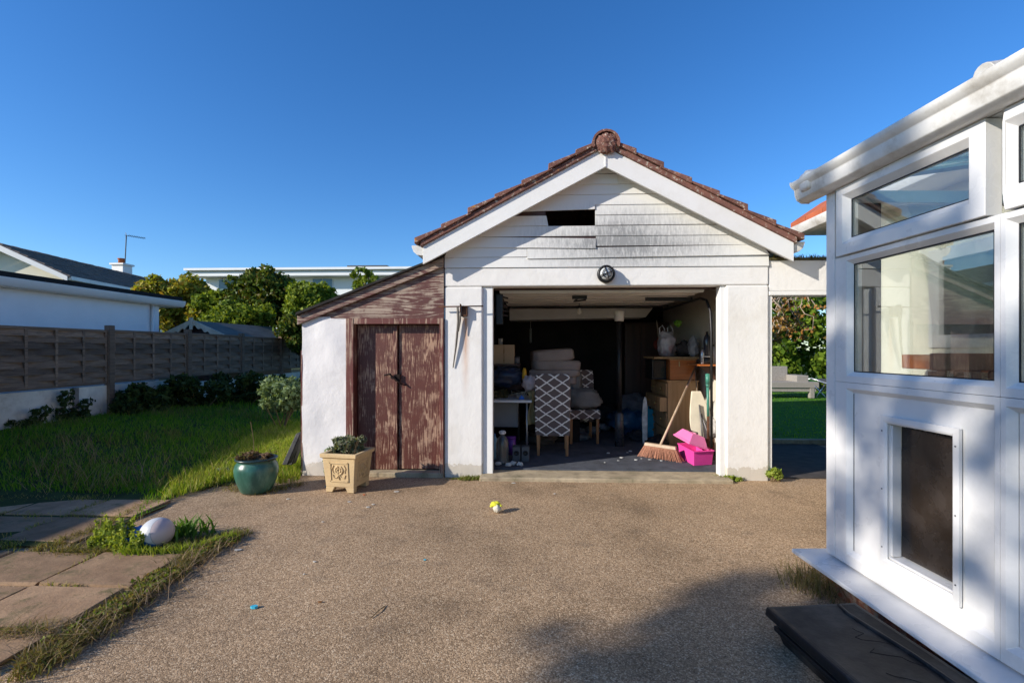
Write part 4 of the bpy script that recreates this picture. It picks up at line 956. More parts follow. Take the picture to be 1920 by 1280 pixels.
obj('body', MB().box(cc.x-.42, cc.x+.34, cc.y-.3, cc.y+.35, FZ, .85), m_dark, sp_, bevel=.01)
for i, (cx_, cz_, w_, h_) in enumerate(((1035, 666, 76, 20), (1041, 684, 88, 18), (1040, 698, 92, 13), (1036, 711, 84, 13))):
    c_ = WD(cx_, cz_, 6.95); s_ = 6.95/F
    mb = MB(); mb.m = xf(c_.x, c_.y, c_.z, random.uniform(-8, 8), 0, -4 if i == 0 else random.uniform(-2, 2))
    mb.blob((0, 0, 0), (w_*s_/2*1.02, .26, h_*s_/2*1.15), 16, .05, 2, i, .34)
    tag(obj('seat_cushion', mb, m_cush, None, smooth=True), lb[i], 'cushion', 'stacked taupe cushions')
# white table at the left with clutter
tz = WD(960, 748, 6.1).z; tl = GX0+.2; trx = WD(997, 748, 6.1).x; ty0, ty1 = 5.95, 6.75
tb = thing('folding_table', 'white topped folding table along the left side of the garage', 'table', ((tl+trx)/2, 6.3, FZ))
obj('table_top', MB().box(tl, trx, ty0, ty1, tz-.03, tz), M('white_laminate', (.62, .64, .66), .4, .05, 3), tb, bevel=.006)
for xx, yy in ((trx-.06, ty0+.06), (trx-.06, ty1-.06), (tl+.05, ty0+.06), (tl+.05, ty1-.06)):
    obj('leg', MB().tube([(xx, yy, tz-.03), (xx+.03 if xx > 0 else xx, yy, FZ)], .012, 8), M('pale_metal', (.5, .5, .5), .4, .1, 5, 0, metal=.7), tb, smooth=True)
fr_ = thing('white_cabinet', 'pale grey cabinet under the white table', 'cabinet', (tl+.3, 6.5, FZ))
obj('body', MB().box(tl+.02, WD(972, 800, 6.5).x, 6.35, 6.7, FZ+.28, tz-.05), M('grey_laminate', (.30, .31, .33), .6, .1, 2), fr_, bevel=.008)
obj('door', MB().box(tl+.05, WD(969, 800, 6.5).x, 6.33, 6.349, FZ+.31, tz-.08), M('grey_laminate', (.30, .31, .33)), fr_, bevel=.004)
cb = WD(945, 670, 6.5); bx = thing('cardboard_box', 'brown cardboard box on the left shelf of the garage', 'box', (cb.x, cb.y, cb.z-.15))
s_ = 6.5/F
obj('carton', MB().box(WD(926, 670, 6.5).x, WD(964, 670, 6.5).x, cb.y-.05, cb.y+.3, WD(945, 682, 6.5).z, WD(945, 646, 6.5).z), M('cardboard', (.42, .31, .20), .9, .1, 4, .2), bx, bevel=.004)
obj('tape', MB().box(WD(944, 670, 6.5).x, WD(946.5, 670, 6.5).x, cb.y-.053, cb.y-.0505, WD(945, 682, 6.5).z+.01, WD(945, 646, 6.5).z), M('tape', (.3, .2, .1), .3), bx)
for (z_, ya, yb_2) in ((WD(945, 682, 6.5).z, 6.35, 6.95),):
    shf = thing('shelf', 'dark shelf carrying the cardboard box at the left', 'shelf', (tl, 6.6, z_-.03))
    obj('board', MB().box(GX0+.14, WD(975, 670, 6.5).x, ya, yb_2, z_-.025, z_-.001), m_darkwood, shf, bevel=.003)
    obj('support', MB().box(GX0+.14, GX0+.17, ya+.02, yb_2, tz, z_-.026).box(WD(973, 670, 6.5).x-.03, WD(973, 670, 6.5).x, yb_2-.05, yb_2, FZ, z_-.026), m_darkwood, shf)
c_ = WD(950, 706, 6.35)
tag(obj('holdall', MB().blob(c_, (.21, .22, .13), 16, .35, 2.2, 5, .8), M('navy_nylon', (.012, .03, .075), .45, .5, 6, .6, 20), smooth=True), 'dark blue nylon bag heaped on the white table', 'bag')
c_ = WD(983, 704, 6.2)
tag(obj('glove', MB().blob(c_, (.028, .04, .095), 12, .3, 2, 2), M('yellow_rubber', (.75, .42, .03), .5, .15, 6), smooth=True), 'yellow rubber glove draped by the blue bag', 'glove')
c_ = WD(993, 718, 6.1)
tag(obj('cloth_bag', MB().blob(c_, (.085, .09, .1), 14, .35, 2.5, 7), M('pale_plastic_bag', (.46, .42, .44), .5, .25, 10, .6, 30), smooth=True), 'crumpled pale plastic bag at the table corner', 'bag')
mb = MB()
def drape(u, v): return (trx-.05+.1*u+.03*math.sin(v*5+u*3), 6.0+.05*math.sin(u*9+v*2)+.04*v, tz+.12-.42*v-.05*abs(u-.4))
mb.sheet(drape, 8, 12)
tag(obj('cloth', mb, M('khaki_cloth', (.30, .24, .12), .95, .2, 6, .4), smooth=True, solid=.006), 'khaki cloth hanging off the table edge beside the chair', 'cloth')
v_, f_ = leaves([list(WD(934, 740, 6.25)), list(WD(945, 738, 6.25)), list(WD(928, 742, 6.2))], [.06, .07, .06], 500, .03)
tag(obj('dried_wreath', (v_, f_), leafmat('dry_leaves', [(.10, .08, .03), (.20, .15, .07), (.06, .06, .03)])), 'dried brown foliage bunch on the left of the white table', 'dried flowers')
mb = MB(); rr = random.Random(3)
for k in range(7):
    c_ = WD(972+rr.uniform(-9, 12), 741, 6.15); mb.tube([c_+Vector((rr.uniform(-.08, .08), rr.uniform(-.05, .05), rr.uniform(-.015, .06))) for _ in range(5)], .0035, 5)
tag(obj('cable_tangle', mb, M('pale_cable', (.5, .5, .42), .5), smooth=True), 'tangle of pale cables lying on the white table', 'cable')
c_ = WD(978, 744, 6.1); tag(obj('clip', MB().box(c_.x-.03, c_.x+.03, c_.y-.02, c_.y+.02, tz+.001, tz+.028).box(c_.x-.01, c_.x+.012, c_.y-.03, c_.y-.021, tz+.005, tz+.05), M('bright_blue', (.02, .16, .6), .4), bevel=.004), 'small bright blue clip at the table edge', 'clip')
# bottles, crates and electronics beneath
def bottle(c, r, h, mat, cap, label, cat='bottle', name='water_bottle', handle=True, ribs=True):
    t_ = thing(name, label, cat, c)
    pr = [(0, .005), (r*.85, 0), (r, .012)]+([(r*(.95 if i % 2 else 1.), .03+h*.35*i/6) for i in range(7)] if ribs else [])+[(r, h*.45), (r*1.0, h*.62), (r*.8, h*.78), (r*.35, h*.89), (r*.28, h*.9), (r*.28, h*.94), (0, h*.94)]
    obj('body', MB().lathe(pr, c, 20), mat, t_, smooth=True)
    obj('cap', MB().lathe([(r*.33, h*.92), (r*.33, h), (0, h)], c, 14), cap, t_, smooth=True)
    if handle: obj('handle', MB().tube([Vector(c)+Vector((r*.5*math.cos(q), r*.1*math.sin(q), h*.98+r*.22*math.sin(q))) for q in np.linspace(0, 2*math.pi, 15)], r*.09, 6), cap, t_, smooth=True)
    return t_
m_wb = glassmat('clear_plastic_water', (.62, .70, .74), 2.2, .08, 1.4, .12)
c_ = G(942, 868, FZ); bottle((c_.x, c_.y, FZ), .073, .36, m_wb, M('cap_white', (.7, .7, .7)), 'large clear water bottle with ribbed base inside the left jamb')
c_ = G(927, 860, FZ); bottle((c_.x, c_.y, FZ), .05, .30, M('blue_bottle', (.16, .32, .42), .2, .2), M('cap_blue', (.1, .2, .4)), 'slim bluish bottle half hidden behind the left jamb', handle=False)
c_ = G(957, 858, FZ); t_ = thing('purple_tub', 'small purple plastic tub behind the water bottle', 'tub', (c_.x, c_.y, FZ))
obj('body', MB().lathe([(0, 0), (.05, 0), (.06, .2), (.055, .2), (.047, .02), (0, .02)], (c_.x, c_.y+.2, FZ), 18), M('purple', (.12, .02, .22), .4), t_, smooth=True)
obj('lid', MB().lathe([(.063, .2), (.063, .22), (0, .225)], (c_.x, c_.y+.2, FZ), 18), M('purple', (.12, .02, .22)), t_, smooth=True)
for i, (px_, lab) in enumerate(((968, 'dark grey speaker box nearest the water bottle'), (985, 'dark grey speaker box by the table leg'))):
    c_ = G(px_, 866, FZ); t_ = thing('speaker_box', lab, 'speaker', (c_.x, c_.y, FZ), 'grey speaker boxes'); mt = M('grey_speaker', (.07, .075, .085), .5)
    obj('cabinet', MB().box(c_.x-.045, c_.x+.045, c_.y+.02, c_.y+.16, FZ, FZ+.17), mt, t_, bevel=.006)
    obj('cone', MB().lathe([(.03, 0), (.03, -.005), (.01, .01), (0, .01)], (c_.x, c_.y+.018, FZ+.1), 16, 'y'), m_black, t_, smooth=True)
# tall dark post with a white cap
c_ = G(1161, 836, FZ); pst = thing('garage_post', 'tall thin black post with a white cap, its lower sleeve thicker', 'post', (c_.x, c_.y, FZ))
d_ = (c_.y)/ray(1161, 836).y
zt_ = WD(1155, 583, d_).z; zc = WD(1155, 602, d_).z; s_ = d_/F; zm = WD(1155, 775, d_).z
obj('sleeve', MB().lathe([(8.5*s_, 0), (8*s_, zm-FZ), (5*s_, zm-FZ+.02)], (c_.x, c_.y, FZ), 20), M('dark_grey_tube', (.045, .045, .05), .3, .2), pst, smooth=True)
obj('pole', MB().lathe([(5*s_, zm-FZ), (5*s_, zc-FZ)], (c_.x, c_.y, FZ), 16), m_black, pst, smooth=True)
obj('cap', MB().lathe([(8.5*s_, zc-FZ), (9.8*s_, zt_-FZ-.01), (9*s_, zt_-FZ), (0, zt_-FZ)], (c_.x, c_.y, FZ), 24), M('cream_cap', (.68, .64, .58), .5), pst, smooth=True)
bs = thing('light_bulb', 'bare bulb hanging on its cord beneath the raised door', 'light bulb', WD(1086, 580, 6.6)); c_ = WD(1086, 583, 6.6)
obj('bulb', MB().lathe([(0, -.05), (.028, -.035), (.03, -.015), (.016, .02), (.015, .04), (0, .045)], c_, 16), M('frosted_bulb', (.6, .58, .52), .3), bs, smooth=True)
obj('cord', MB().tube([c_+Vector((0, 0, .04)), c_+Vector((0, 0, .16))], .005, 6), m_black, bs); obj('holder', MB().lathe([(.02, .04), (.018, .075), (0, .08)], c_, 12), m_black, bs, smooth=True)
# wardrobes at the back
wd_ = thing('wardrobe', 'tall dark red brown wardrobe at the back of the garage', 'wardrobe', (1.7, 8.6, FZ))
wx0, wx1 = WD(1166, 700, 8.4).x, WD(1222, 700, 8.4).x; wzt = WD(1190, 606, 8.4).z
obj('carcass', MB().box(wx0, wx1+.2, 8.2, 8.6, FZ, wzt), m_darkwood, wd_, bevel=.006)
for i in range(2): obj('door', MB().box(wx0+.01+i*(wx1-wx0)/2, wx0-.01+(i+1)*(wx1-wx0)/2, 8.18, 8.198, FZ+.05, wzt-.03), m_darkwood, wd_, bevel=.004)
# chest of drawers against the right wall, drawers facing left
yq = 6.55; a_, b_ = WY(1252, 750, yq), WY(1309, 750, yq); zt_ = WY(1280, 713, yq).z
cd = thing('chest_of_drawers', 'old pine chest of drawers facing left against the right garage wall', 'chest of drawers', ((a_.x+b_.x)/2, yq, FZ))
obj('carcass', MB().box(a_.x, b_.x, yq, yq+.85, FZ, zt_-.02), m_pine, cd, bevel=.004)
obj('top', MB().box(a_.x-.02, b_.x+.01, yq-.015, yq+.87, zt_-.02, zt_), m_pine, cd, bevel=.004)
for r_i, (z0_, z1_, out) in enumerate(((zt_-.21, zt_-.04, .02), (zt_-.42, zt_-.23, .10), (zt_-.64, zt_-.44, .02), (zt_-.86, zt_-.66, .02))):
    for c_i in range(2 if r_i == 0 else 1):
        ya = yq+.02+(c_i*.41 if r_i == 0 else 0); yb_3 = ya+(.40 if r_i == 0 else .81)
        dr = obj('drawer', MB().box(a_.x-out, a_.x-.001, ya, yb_3, max(z0_, FZ+.03), z1_), m_pine, cd, bevel=.003)
        for f in ((.25, .75) if r_i else (.5,)):
            obj('knob', MB().lathe([(0, -.03), (.018, -.026), (.018, -.015), (.009, -.0)], (a_.x-out, ya+(yb_3-ya)*f, (max(z0_, FZ+.03)+z1_)/2), 12, 'x'), M('brass_knob', (.45, .3, .12), .35, .1, 5, 0, metal=.6), dr, smooth=True)
wb = thing('wooden_cabinet', 'glossy orange brown wooden cabinet standing on the pine chest', 'cabinet', (b_.x, yq, zt_))
w0, w1 = WY(1257, 690, yq).x, WY(1306, 690, yq).x; wz = WY(1280, 673, yq).z
obj('body', MB().box(w0, w1, yq+.02, yq+.5, zt_+.002, wz-.015), m_orangewood, wb, bevel=.004)
obj('top', MB().box(w0-.01, w1+.01, yq+.01, yq+.52, wz-.015, wz), m_pine, wb, bevel=.003)
obj('handle', MB().tube([(w0+.12, yq+.012, wz-.03), (w0+.12, yq+.005, wz-.10)], .006, 6), M('brass_knob', (.45, .3, .12)), wb)
tv = thing('television', 'old black television beside the orange cabinet on the pine chest', 'television', (w0-.15, yq+.3, zt_))
tx0 = WY(1223, 690, yq+.15).x
obj('casing', MB().box(tx0, w0-.008, yq+.17, yq+.55, zt_+.002, wz-.01), m_black, tv, bevel=.008)
obj('screen', MB().box(tx0+.015, w0-.025, yq+.165, yq+.1695, zt_+.03, wz-.035), M('tv_glass', (.008, .008, .01), .08, .1, 3, 0), tv)
hb = thing('board_shelf', 'rough chipboard sheet lying over the television and cabinet', 'board', (w0, yq+.3, wz))
obj('sheet', MB().box(tx0-.02, w1+.03, yq-.02, yq+.6, wz+.003, wz+.03), M('chipboard', (.34, .22, .11), .9, .4, 25, .5), hb, bevel=.003)
# clutter on top
zt2 = wz+.031; rr = random.Random(11)
cb_ = thing('carrier_bag', 'white and red plastic carrier bag with upright handles on the chipboard', 'bag', WY(1250, 660, yq+.2))
p = WY(1250, 645, yq+.2)
obj('body', MB().blob((p.x, p.y, zt2+.17), (.11, .1, .17), 16, .3, 2.2, 2, .75), M('translucent_bag', (.42, .38, .38), .35, .35, 12, .8, 25, dirt=(.25, .03, .03)), cb_, smooth=True)
for s_ in (-.06, .05): obj('handle', MB().tube([(p.x+s_-.03, p.y, zt2+.3), (p.x+s_-.04, p.y, zt2+.39), (p.x+s_, p.y, zt2+.43), (p.x+s_+.03, p.y, zt2+.38), (p.x+s_+.035, p.y, zt2+.3)], .008, 6), M('bag_handle', (.6, .58, .58), .5), cb_, smooth=True)
v_, f_ = leaves([list(WY(1271, 606, yq+.3))], [.05], 60, .035)
tag(obj('artificial_leaves', (v_, f_), leafmat('bright_leaf', [(.22, .5, .05), (.4, .65, .15)])), 'bright green leaf sprig behind the carrier bag', 'artificial plant')
tag(obj('rag_bundle', MB().blob((WY(1282, 650, yq+.25).x, yq+.25, zt2+.10), (.13, .15, .10), 14, .4, 2.5, 8), M('dark_rags', (.07, .055, .05), .9, .6, 9, .6), smooth=True), 'dark bundle of rags between the carrier bag and the bottles', 'rags')
tag(obj('plastic_sack', MB().blob((WY(1300, 650, yq+.1).x, yq+.1, zt2+.13), (.07, .09, .13), 14, .35, 2.8, 6), M('grey_sack', (.30, .29, .29), .35, .4, 10, .7, 30), smooth=True), 'crumpled grey plastic sack at the right end of the chipboard', 'bag')
# shelf on the right wall
ys_ = 5.95; sa, sb = WY(1311, 682, ys_).x, GX1-.141; sz_ = WY(1330, 683, ys_).z
hs2 = thing('wall_shelf', 'narrow orange wooden shelf on the right garage wall', 'shelf', (sb, ys_, sz_))
obj('board', MB().box(sa, sb, ys_-.02, ys_+.45, sz_-.02, sz_), m_orangewood, hs2, bevel=.003)
obj('bracket', MB().prism([(sb, sz_-.02), (sb, sz_-.2), (sb-.02, sz_-.2), (sa+.06, sz_-.02)], 'y', ys_+.2, ys_+.22), m_darkwood, hs2)
mglass = M('dark_bottle', (.03, .03, .04), .1, .3, 5, 0)
items = [(1326, .045, .30, mglass, 'tall dark bottle with a slim neck on the wall shelf', 'glass_bottle'), (1337, .035, .24, M('white_plastic', (.6, .6, .6), .4), 'white spray bottle at the right end of the wall shelf', 'spray_bottle'), (1317, .028, .2, M('silver_can', (.4, .4, .42), .3, .1, 5, 0, metal=.7), 'small silver can left on the wall shelf', 'spray_can'), (1333, .03, .17, M('red_can', (.4, .03, .02), .4), 'short red bottle between the dark and white ones', 'red_bottle')]
for i, (px_, r_, h_, mt, lab, nm) in enumerate(items):
    q_ = WY(px_, 670, ys_+.08+.1*(i % 2)); bottle((q_.x, q_.y, sz_+.001+(.10 if i == 0 else 0)), r_, h_, mt, m_black, lab, 'bottle', nm, False, False)
t_ = thing('paint_tin', 'black and red tub with a pale lid under the dark bottle', 'tub', (WY(1326, 670, ys_+.08).x, ys_+.08, sz_))
q_ = WY(1326, 670, ys_+.08); obj('body', MB().lathe([(.055, 0), (.06, .085), (0, .085)], (q_.x, q_.y, sz_+.001), 18), m_black, t_, smooth=True); obj('lid', MB().lathe([(.063, .086), (.063, .099), (0, .0995)], (q_.x, q_.y, sz_+.001), 18), M('cream_cap', (.68, .64, .58)), t_, smooth=True)
q_ = WX(1338, 575, GX1-.15); tb_ = thing('wall_box', 'dark box fixed high on the right garage wall', 'box', q_)
obj('case', MB().box(GX1-.2, GX1-.142, 5.75, 6.05, q_.z-.06, q_.z+.07), m_black, tb_, bevel=.01); obj('conduit', MB().tube([(GX1-.165, 5.9, q_.z+.07), (GX1-.165, 5.9, q_.z+.4)], .01, 6), m_black, tb_)
# ironing board folded upright
ib = thing('ironing_board', 'folded ironing board with a cream cover leaning by the pine chest', 'ironing board', G(1320, 850, FZ))
yb_ = 6.1; p0 = WY(1322, 735, yb_); s_ = yb_/F
mb = MB(); n = 14; zt_ = WY(1306, 733, yb_+.1).z
prof = []
for i in range(n+1):
    f = i/n; z = FZ+(zt_-FZ)*f; wl = .05+.105*math.sin(min(1, (1-f)*1.3+.05)*math.pi/2)
    xc = WY(1326, 800, yb_).x-.10*f; prof.append((xc, z, wl))
pts = [(x-w_, z) for x, z, w_ in prof]+[(x+w_, z) for x, z, w_ in reversed(prof)]
mb.prism(pts, 'y', yb_, yb_+.03)
for v_i in range(len(mb.v)): x, y, z = mb.v[v_i]; mb.v[v_i] = (x, y+.12*(z-FZ), z)
obj('board', mb, M('cream_canvas', (.66, .60, .46), .9, .12, 6, .3), ib, bevel=.01)
obj('leg', MB().tube([(prof[0][0]-.05, yb_-.03, FZ), (prof[8][0]-.02, yb_+.05, prof[11][1])], .011, 8).tube([(prof[0][0]+.09, yb_-.03, FZ), (prof[8][0]-.0, yb_+.05, prof[9][1])], .011, 8), M('grey_metal', (.16, .15, .15)), ib, smooth=True)
q_ = WY(1345, 780, 5.9)
tag(obj('white_sheet', MB().blob((GX1-.2, 5.9, .5), (.05, .12, .34), 14, .25, 2.2, 3, .8), M('white_cloth', (.62, .6, .55), .9, .15, 8, .5), smooth=True), 'white sheet hung down the right jamb behind the green spade', 'sheet')
tag(obj('yellow_packet', MB().blob((GX1-.26, 5.72, .38), (.035, .04, .07), 10, .2, 2.2, 3, .6), M('yellow_plastic', (.75, .5, .02), .4)), 'small yellow packet behind the spade', 'packet')
# broom
bm0 = G(1262, 850, FZ); br_ = thing('broom', 'wide broom with brown bristles leaning against the pine chest', 'broom', (bm0.x, bm0.y, FZ))
hb0 = WD(1240, 838, 5.75); hA = WD(1209, 834, 5.85); hB = WD(1269, 843, 5.6)
dirb = (hB-hA).normalized(); mb = MB(); dn = Vector((0, 0, 1)); fw = dirb.cross(dn).normalized()
def bp(u, f, z): return tuple(hA.lerp(hB, u)+fw*f+dn*z)
mb.hexa([bp(0, -.03, 0), bp(1, -.03, 0), bp(1, .03, 0), bp(0, .03, 0)], [bp(.02, -.025, .035), bp(.98, -.025, .035), bp(.98, .025, .035), bp(.02, .025, .035)])
obj('head', mb, m_handle, br_, bevel=.006)
mb = MB(); hbz = hA.z-FZ
for i in range(46):
    for j in range(4):
        u = (i+.5)/46; f = -.022+.0147*j; sp2 = (u-.5)*.16; a0_ = Vector(bp(u, f, 0)); b0_ = a0_+dirb*(sp2+random.uniform(-.008, .008))+fw*(f*.8+random.uniform(-.01, .01)); b0_.z = FZ+random.uniform(.002, .015)
        mb.tube([a0_, b0_], [.0042, .0028], 3, False)
obj('bristles', mb, M('tan_bristles', (.42, .20, .13), .8, .4, 60), br_)
ht = WD(1308, 680, 6.5); h0_ = hA.lerp(hB, .5)+Vector((0, 0, .03)); hm = WD(1287, 727, 6.22)
obj('handle', MB().tube([h0_, hm], .0135, 10), m_handle, br_, smooth=True); obj('handle', MB().tube([hm, ht], .0145, 10), M('brown_grip', (.22, .13, .09), .5), br_, smooth=True)
# spade with a green shaft
gs = thing('garden_fork', 'garden spade standing upright with green shaft and handle', 'spade', G(1328, 850, FZ)); yg = 5.75
g0, g1, g2 = WY(1327, 702, yg), WY(1328, 780, yg), WY(1328, 822, yg); mgn = M('green_plastic', (.05, .22, .16), .45, .2, 8)
obj('grip', MB().tube([g0, WY(1327, 720, yg)], [.026, .024], 12).tube([WY(1327, 719, yg), WY(1327, 726, yg)], [.024, .016], 10).blob(WY(1327, 703, yg), (.03, .02, .02), 8, 0), mgn, gs, smooth=True)
obj('shaft', MB().tube([WY(1327, 724, yg), g1], .016, 10), mgn, gs, smooth=True)
obj('socket', MB().tube([g1, g2], .017, 10), m_rust, gs, smooth=True)
mb = MB(); z0_ = FZ+.01; x_ = g2.x
mb.hexa([(x_-.06, yg-.005, z0_), (x_+.06, yg-.005, z0_), (x_+.06, yg+.005, z0_), (x_-.06, yg+.005, z0_)], [(x_-.075, yg-.005, g2.z), (x_+.075, yg-.005, g2.z), (x_+.075, yg+.005, g2.z), (x_-.075, yg+.005, g2.z)])
obj('blade', mb, m_rust, gs, bevel=.002)
# pink caddy, lid sitting askew
pk = thing('pink_caddy', 'bright pink plastic carry box with its lid askew in the doorway', 'box', G(1305, 872, FZ)); mp = M('pink_plastic', (.86, .07, .36), .35, .08, 4, .05); mp2 = M('light_pink_plastic', (.88, .20, .45), .35, .08, 4, .05)
q0 = G(1301, 873, FZ); q1 = G(1335, 871, FZ); wv = (q1-q0); q3 = G(1274, 857, FZ); dv2 = (q3-q0)
hh = .155
def pb(u, v, z, e=0):
    k_ = 1+e*z; return tuple(q0+wv*(.5+(u-.5)*k_)+dv2*(.5+(v-.5)*k_)+Vector((0, 0, z)))
mb = MB(); e = .6
R_ = [[pb(u, v, z, e) for u, v in ((0, 0), (1, 0), (1, 1), (0, 1))] for z in (0, hh)]
def ins(u, v, z, k): return tuple(q0+wv*(.5+(u-.5)*k)+dv2*(.5+(v-.5)*k)+Vector((0, 0, z)))
rg = R_[0]+R_[1]+[ins(u, v, hh, 1.16) for u, v in ((0, 0), (1, 0), (1, 1), (0, 1))]+[ins(u, v, hh+.012, 1.16) for u, v in ((0, 0), (1, 0), (1, 1), (0, 1))]+[ins(u, v, hh+.012, .98) for u, v in ((0, 0), (1, 0), (1, 1), (0, 1))]+[ins(u, v, .02, .9) for u, v in ((0, 0), (1, 0), (1, 1), (0, 1))]
mb.add(rg, [(3, 2, 1, 0), (20, 21, 22, 23)]+[(i*4+k, i*4+(k+1) % 4, i*4+4+(k+1) % 4, i*4+4+k) for i in range(5) for k in range(4)])
obj('tray', mb, mp, pk, bevel=.004)
mb = MB(); ctr = (q0+wv*.5+dv2*.5); ez_ = Vector((0, 0, 1)); wn_ = wv.normalized(); dn_ = dv2.normalized()
Lw, Ld = wv.length, dv2.length
mb.m = Matrix.Translation(ctr+Vector((-.03, .02, hh+.035))) @ Matrix.Rotation(R(-17), 4, Vector((wn_.y*0+dn_.x*0, 1, 0))*-1) if False else Matrix.Translation(ctr+Vector((-.055, .02, hh+.055))) @ Matrix.Rotation(R(20), 4, 'Y') @ Matrix(((wn_.x, dn_.x, 0, 0), (wn_.y, dn_.y, 0, 0), (0, 0, 1, 0), (0, 0, 0, 1)))
def rr_(k, z, o=0): return [(-Lw/2*k-o, -Ld/2*k-o, z), (Lw/2*k+o, -Ld/2*k-o, z), (Lw/2*k+o, Ld/2*k+o, z), (-Lw/2*k-o, Ld/2*k+o, z)]
rg = rr_(1.18, 0)+rr_(1.18, .02)+rr_(1.08, .022)+rr_(.72, .12)+rr_(.45, .122)+rr_(.42, .105)
mb.add(rg, [(3, 2, 1, 0), (20, 21, 22, 23)]+[(i*4+k, i*4+(k+1) % 4, i*4+4+(k+1) % 4, i*4+4+k) for i in range(5) for k in range(4)])
ld = obj('lid', mb, mp2, pk, bevel=.005)
mb2 = MB(); mb2.m = mb.m; mb2.tube([(-.06, 0, .112), (-.05, 0, .135), (.05, 0, .135), (.06, 0, .112)], .011, 8); obj('handle', mb2, M('dark_plum', (.04, .012, .03), .4), ld, smooth=True)
# blue tote, leaning board, foil sack, bits on the floor
q_ = G(1222, 820, FZ)
tt = thing('blue_tote_bag', 'turquoise blue tote bag standing before the pine chest', 'bag', (q_.x, q_.y, FZ)); z1_ = WD(1222, 765, q_.y).z
dd = q_.y
mb = MB(); mb.hexa([(q_.x-.065, dd, FZ+.0), (q_.x+.05, dd-.02, FZ), (q_.x+.05, dd+.1, FZ), (q_.x-.065, dd+.12, FZ)], [(q_.x-.075, dd+.04, z1_), (q_.x+.075, dd+.02, z1_-.01), (q_.x+.07, dd+.07, z1_), (q_.x-.07, dd+.08, z1_-.015)])
obj('body', mb, M('turquoise_fabric', (.02, .26, .38), .7, .25, 8, .5), tt, bevel=.012)
obj('handle', MB().tube([(q_.x-.04, dd+.05, z1_-.01), (q_.x-.03, dd+.03, z1_+.07), (q_.x+.03, dd+.03, z1_+.07), (q_.x+.04, dd+.05, z1_-.01)], .007, 6), M('turquoise_fabric', (.02, .26, .38)), tt, smooth=True)
q_ = G(1210, 832, FZ); zt_ = WD(1207, 742, q_.y).z
tag(obj('narrow_board', MB().prism([(q_.x-.035, FZ), (q_.x+.03, FZ), (q_.x+.032, zt_*.8), (q_.x+.015, zt_-.02), (q_.x-.005, zt_), (q_.x-.028, zt_-.06), (q_.x-.045, zt_*.6)], 'y', q_.y, q_.y+.03), M('dirty_white_board', (.50, .50, .47), .6, .4, 12), bevel=.008), 'narrow dirty white board standing on end left of the blue tote', 'board')
q_ = WD(1170, 800, 7.6)
tag(obj('blue_sack', MB().blob((q_.x+.1, q_.y, .22), (.34, .25, .2), 16, .4, 2.2, 12), M('dark_blue_sheet', (.015, .07, .14), .35, .6, 6, .8, 15), smooth=True), 'dark blue plastic sack slumped on the floor behind the black post', 'sack')
q_ = WD(1185, 768, 7.8)
tag(obj('grey_sack', MB().blob((q_.x+.05, q_.y, .46), (.28, .2, .16), 16, .4, 2., 21), M('dusty_grey_cloth', (.14, .13, .14), .9, .4, 8, .8), smooth=True), 'grey cloth heap on the dark blue sack', 'cloth')
rr = random.Random(5)
pile = [(1110, 812), (1130, 806), (1082, 815)]
for i, ((a, b), lab) in enumerate(zip(pile, ('crumpled pale polythene on the dark floor, nearest the rear chair', 'crumpled pale polythene beside the black post', 'small pale polythene scrap under the rear chair'))):
    q_ = G(a, b, FZ); tag(obj('polythene', MB().blob((q_.x, q_.y, FZ+.05), (.12, .1, .055), 12, .5, 3, 30+i), M('pale_polythene', (.2, .22, .25), .3, .5, 12, .8, 30), smooth=True), lab, 'plastic sheet')
for i in range(11):
    x_ = rr.uniform(1100, 1290); y_ = rr.uniform(842, 868); q_ = G(x_, y_, FZ+.003); s2 = rr.uniform(.012, .03); a = rr.uniform(0, 6)
    pts = [(q_.x+s2*math.cos(a+k*1.05)*rr.uniform(.5, 1), q_.y+s2*math.sin(a+k*1.05)*rr.uniform(.5, 1)) for k in range(6)]
    tag(obj('paper_scrap', MB().prism(pts, 'z', FZ+.003, FZ+.006+rr.uniform(0, .006)), M('paper_white', (.5, .5, .48), .8)), 'tiny pale scrap of paper on the grey carpet just inside the doorway', 'scrap', 'paper scraps on the garage floor')
for i, (a, b) in enumerate(((934, 872), (953, 874), (962, 871), (975, 873))):
    q_ = G(a, b, FZ); tag(obj('paper_ball', MB().blob((q_.x, q_.y, FZ+.02), (.035, .025, .02), 8, .5, 3, 40+i), M('paper_white', (.5, .5, .48))), 'crumpled white wrapper at the foot of the water bottle', 'wrapper', 'wrappers by the left jamb')
q_ = WD(1235, 820, 6.3)
tag(obj('black_sack', MB().blob((q_.x-.02, q_.y, .13), (.14, .12, .1), 14, .35, 2, 50), m_dark, smooth=True), 'small black sack on the floor behind the broom head', 'sack')
# extra clutter
cl_ = [('paint_tin', 'tin', 'small dark paint tin on the left shelf beside the cardboard box', 968, 6.5, .045, .10, (.12, .12, .13)), ('jar', 'jar', 'pale jar standing on top of the cardboard box', 938, 6.55, .03, .09, (.45, .42, .38))]
for nm, ct, lab, px_, d_, r_, h_, c3 in cl_:
    z_ = (WD(945, 682, 6.5).z+.002) if ct == 'tin' else WD(945, 646, 6.5).z+.002
    q_ = WD(px_, 660, d_); t_ = thing(nm, lab, ct, (q_.x, 6.6, z_)); mt = M(nm+'_paint', c3, .4, .2, 8)
    obj('body', MB().lathe([(r_, 0), (r_, h_*.9), (0, h_*.9)], (q_.x, 6.6, z_), 16), mt, t_, smooth=True); obj('lid', MB().lathe([(r_*1.06, h_*.88), (r_*1.06, h_), (0, h_)], (q_.x, 6.6, z_), 16), m_black, t_, smooth=True)
q_ = WD(1000, 640, 8.6)
hc = thing('hanging_chain', 'thin chain of pale links hanging at the back left of the garage', 'chain', (q_.x, q_.y, q_.z))
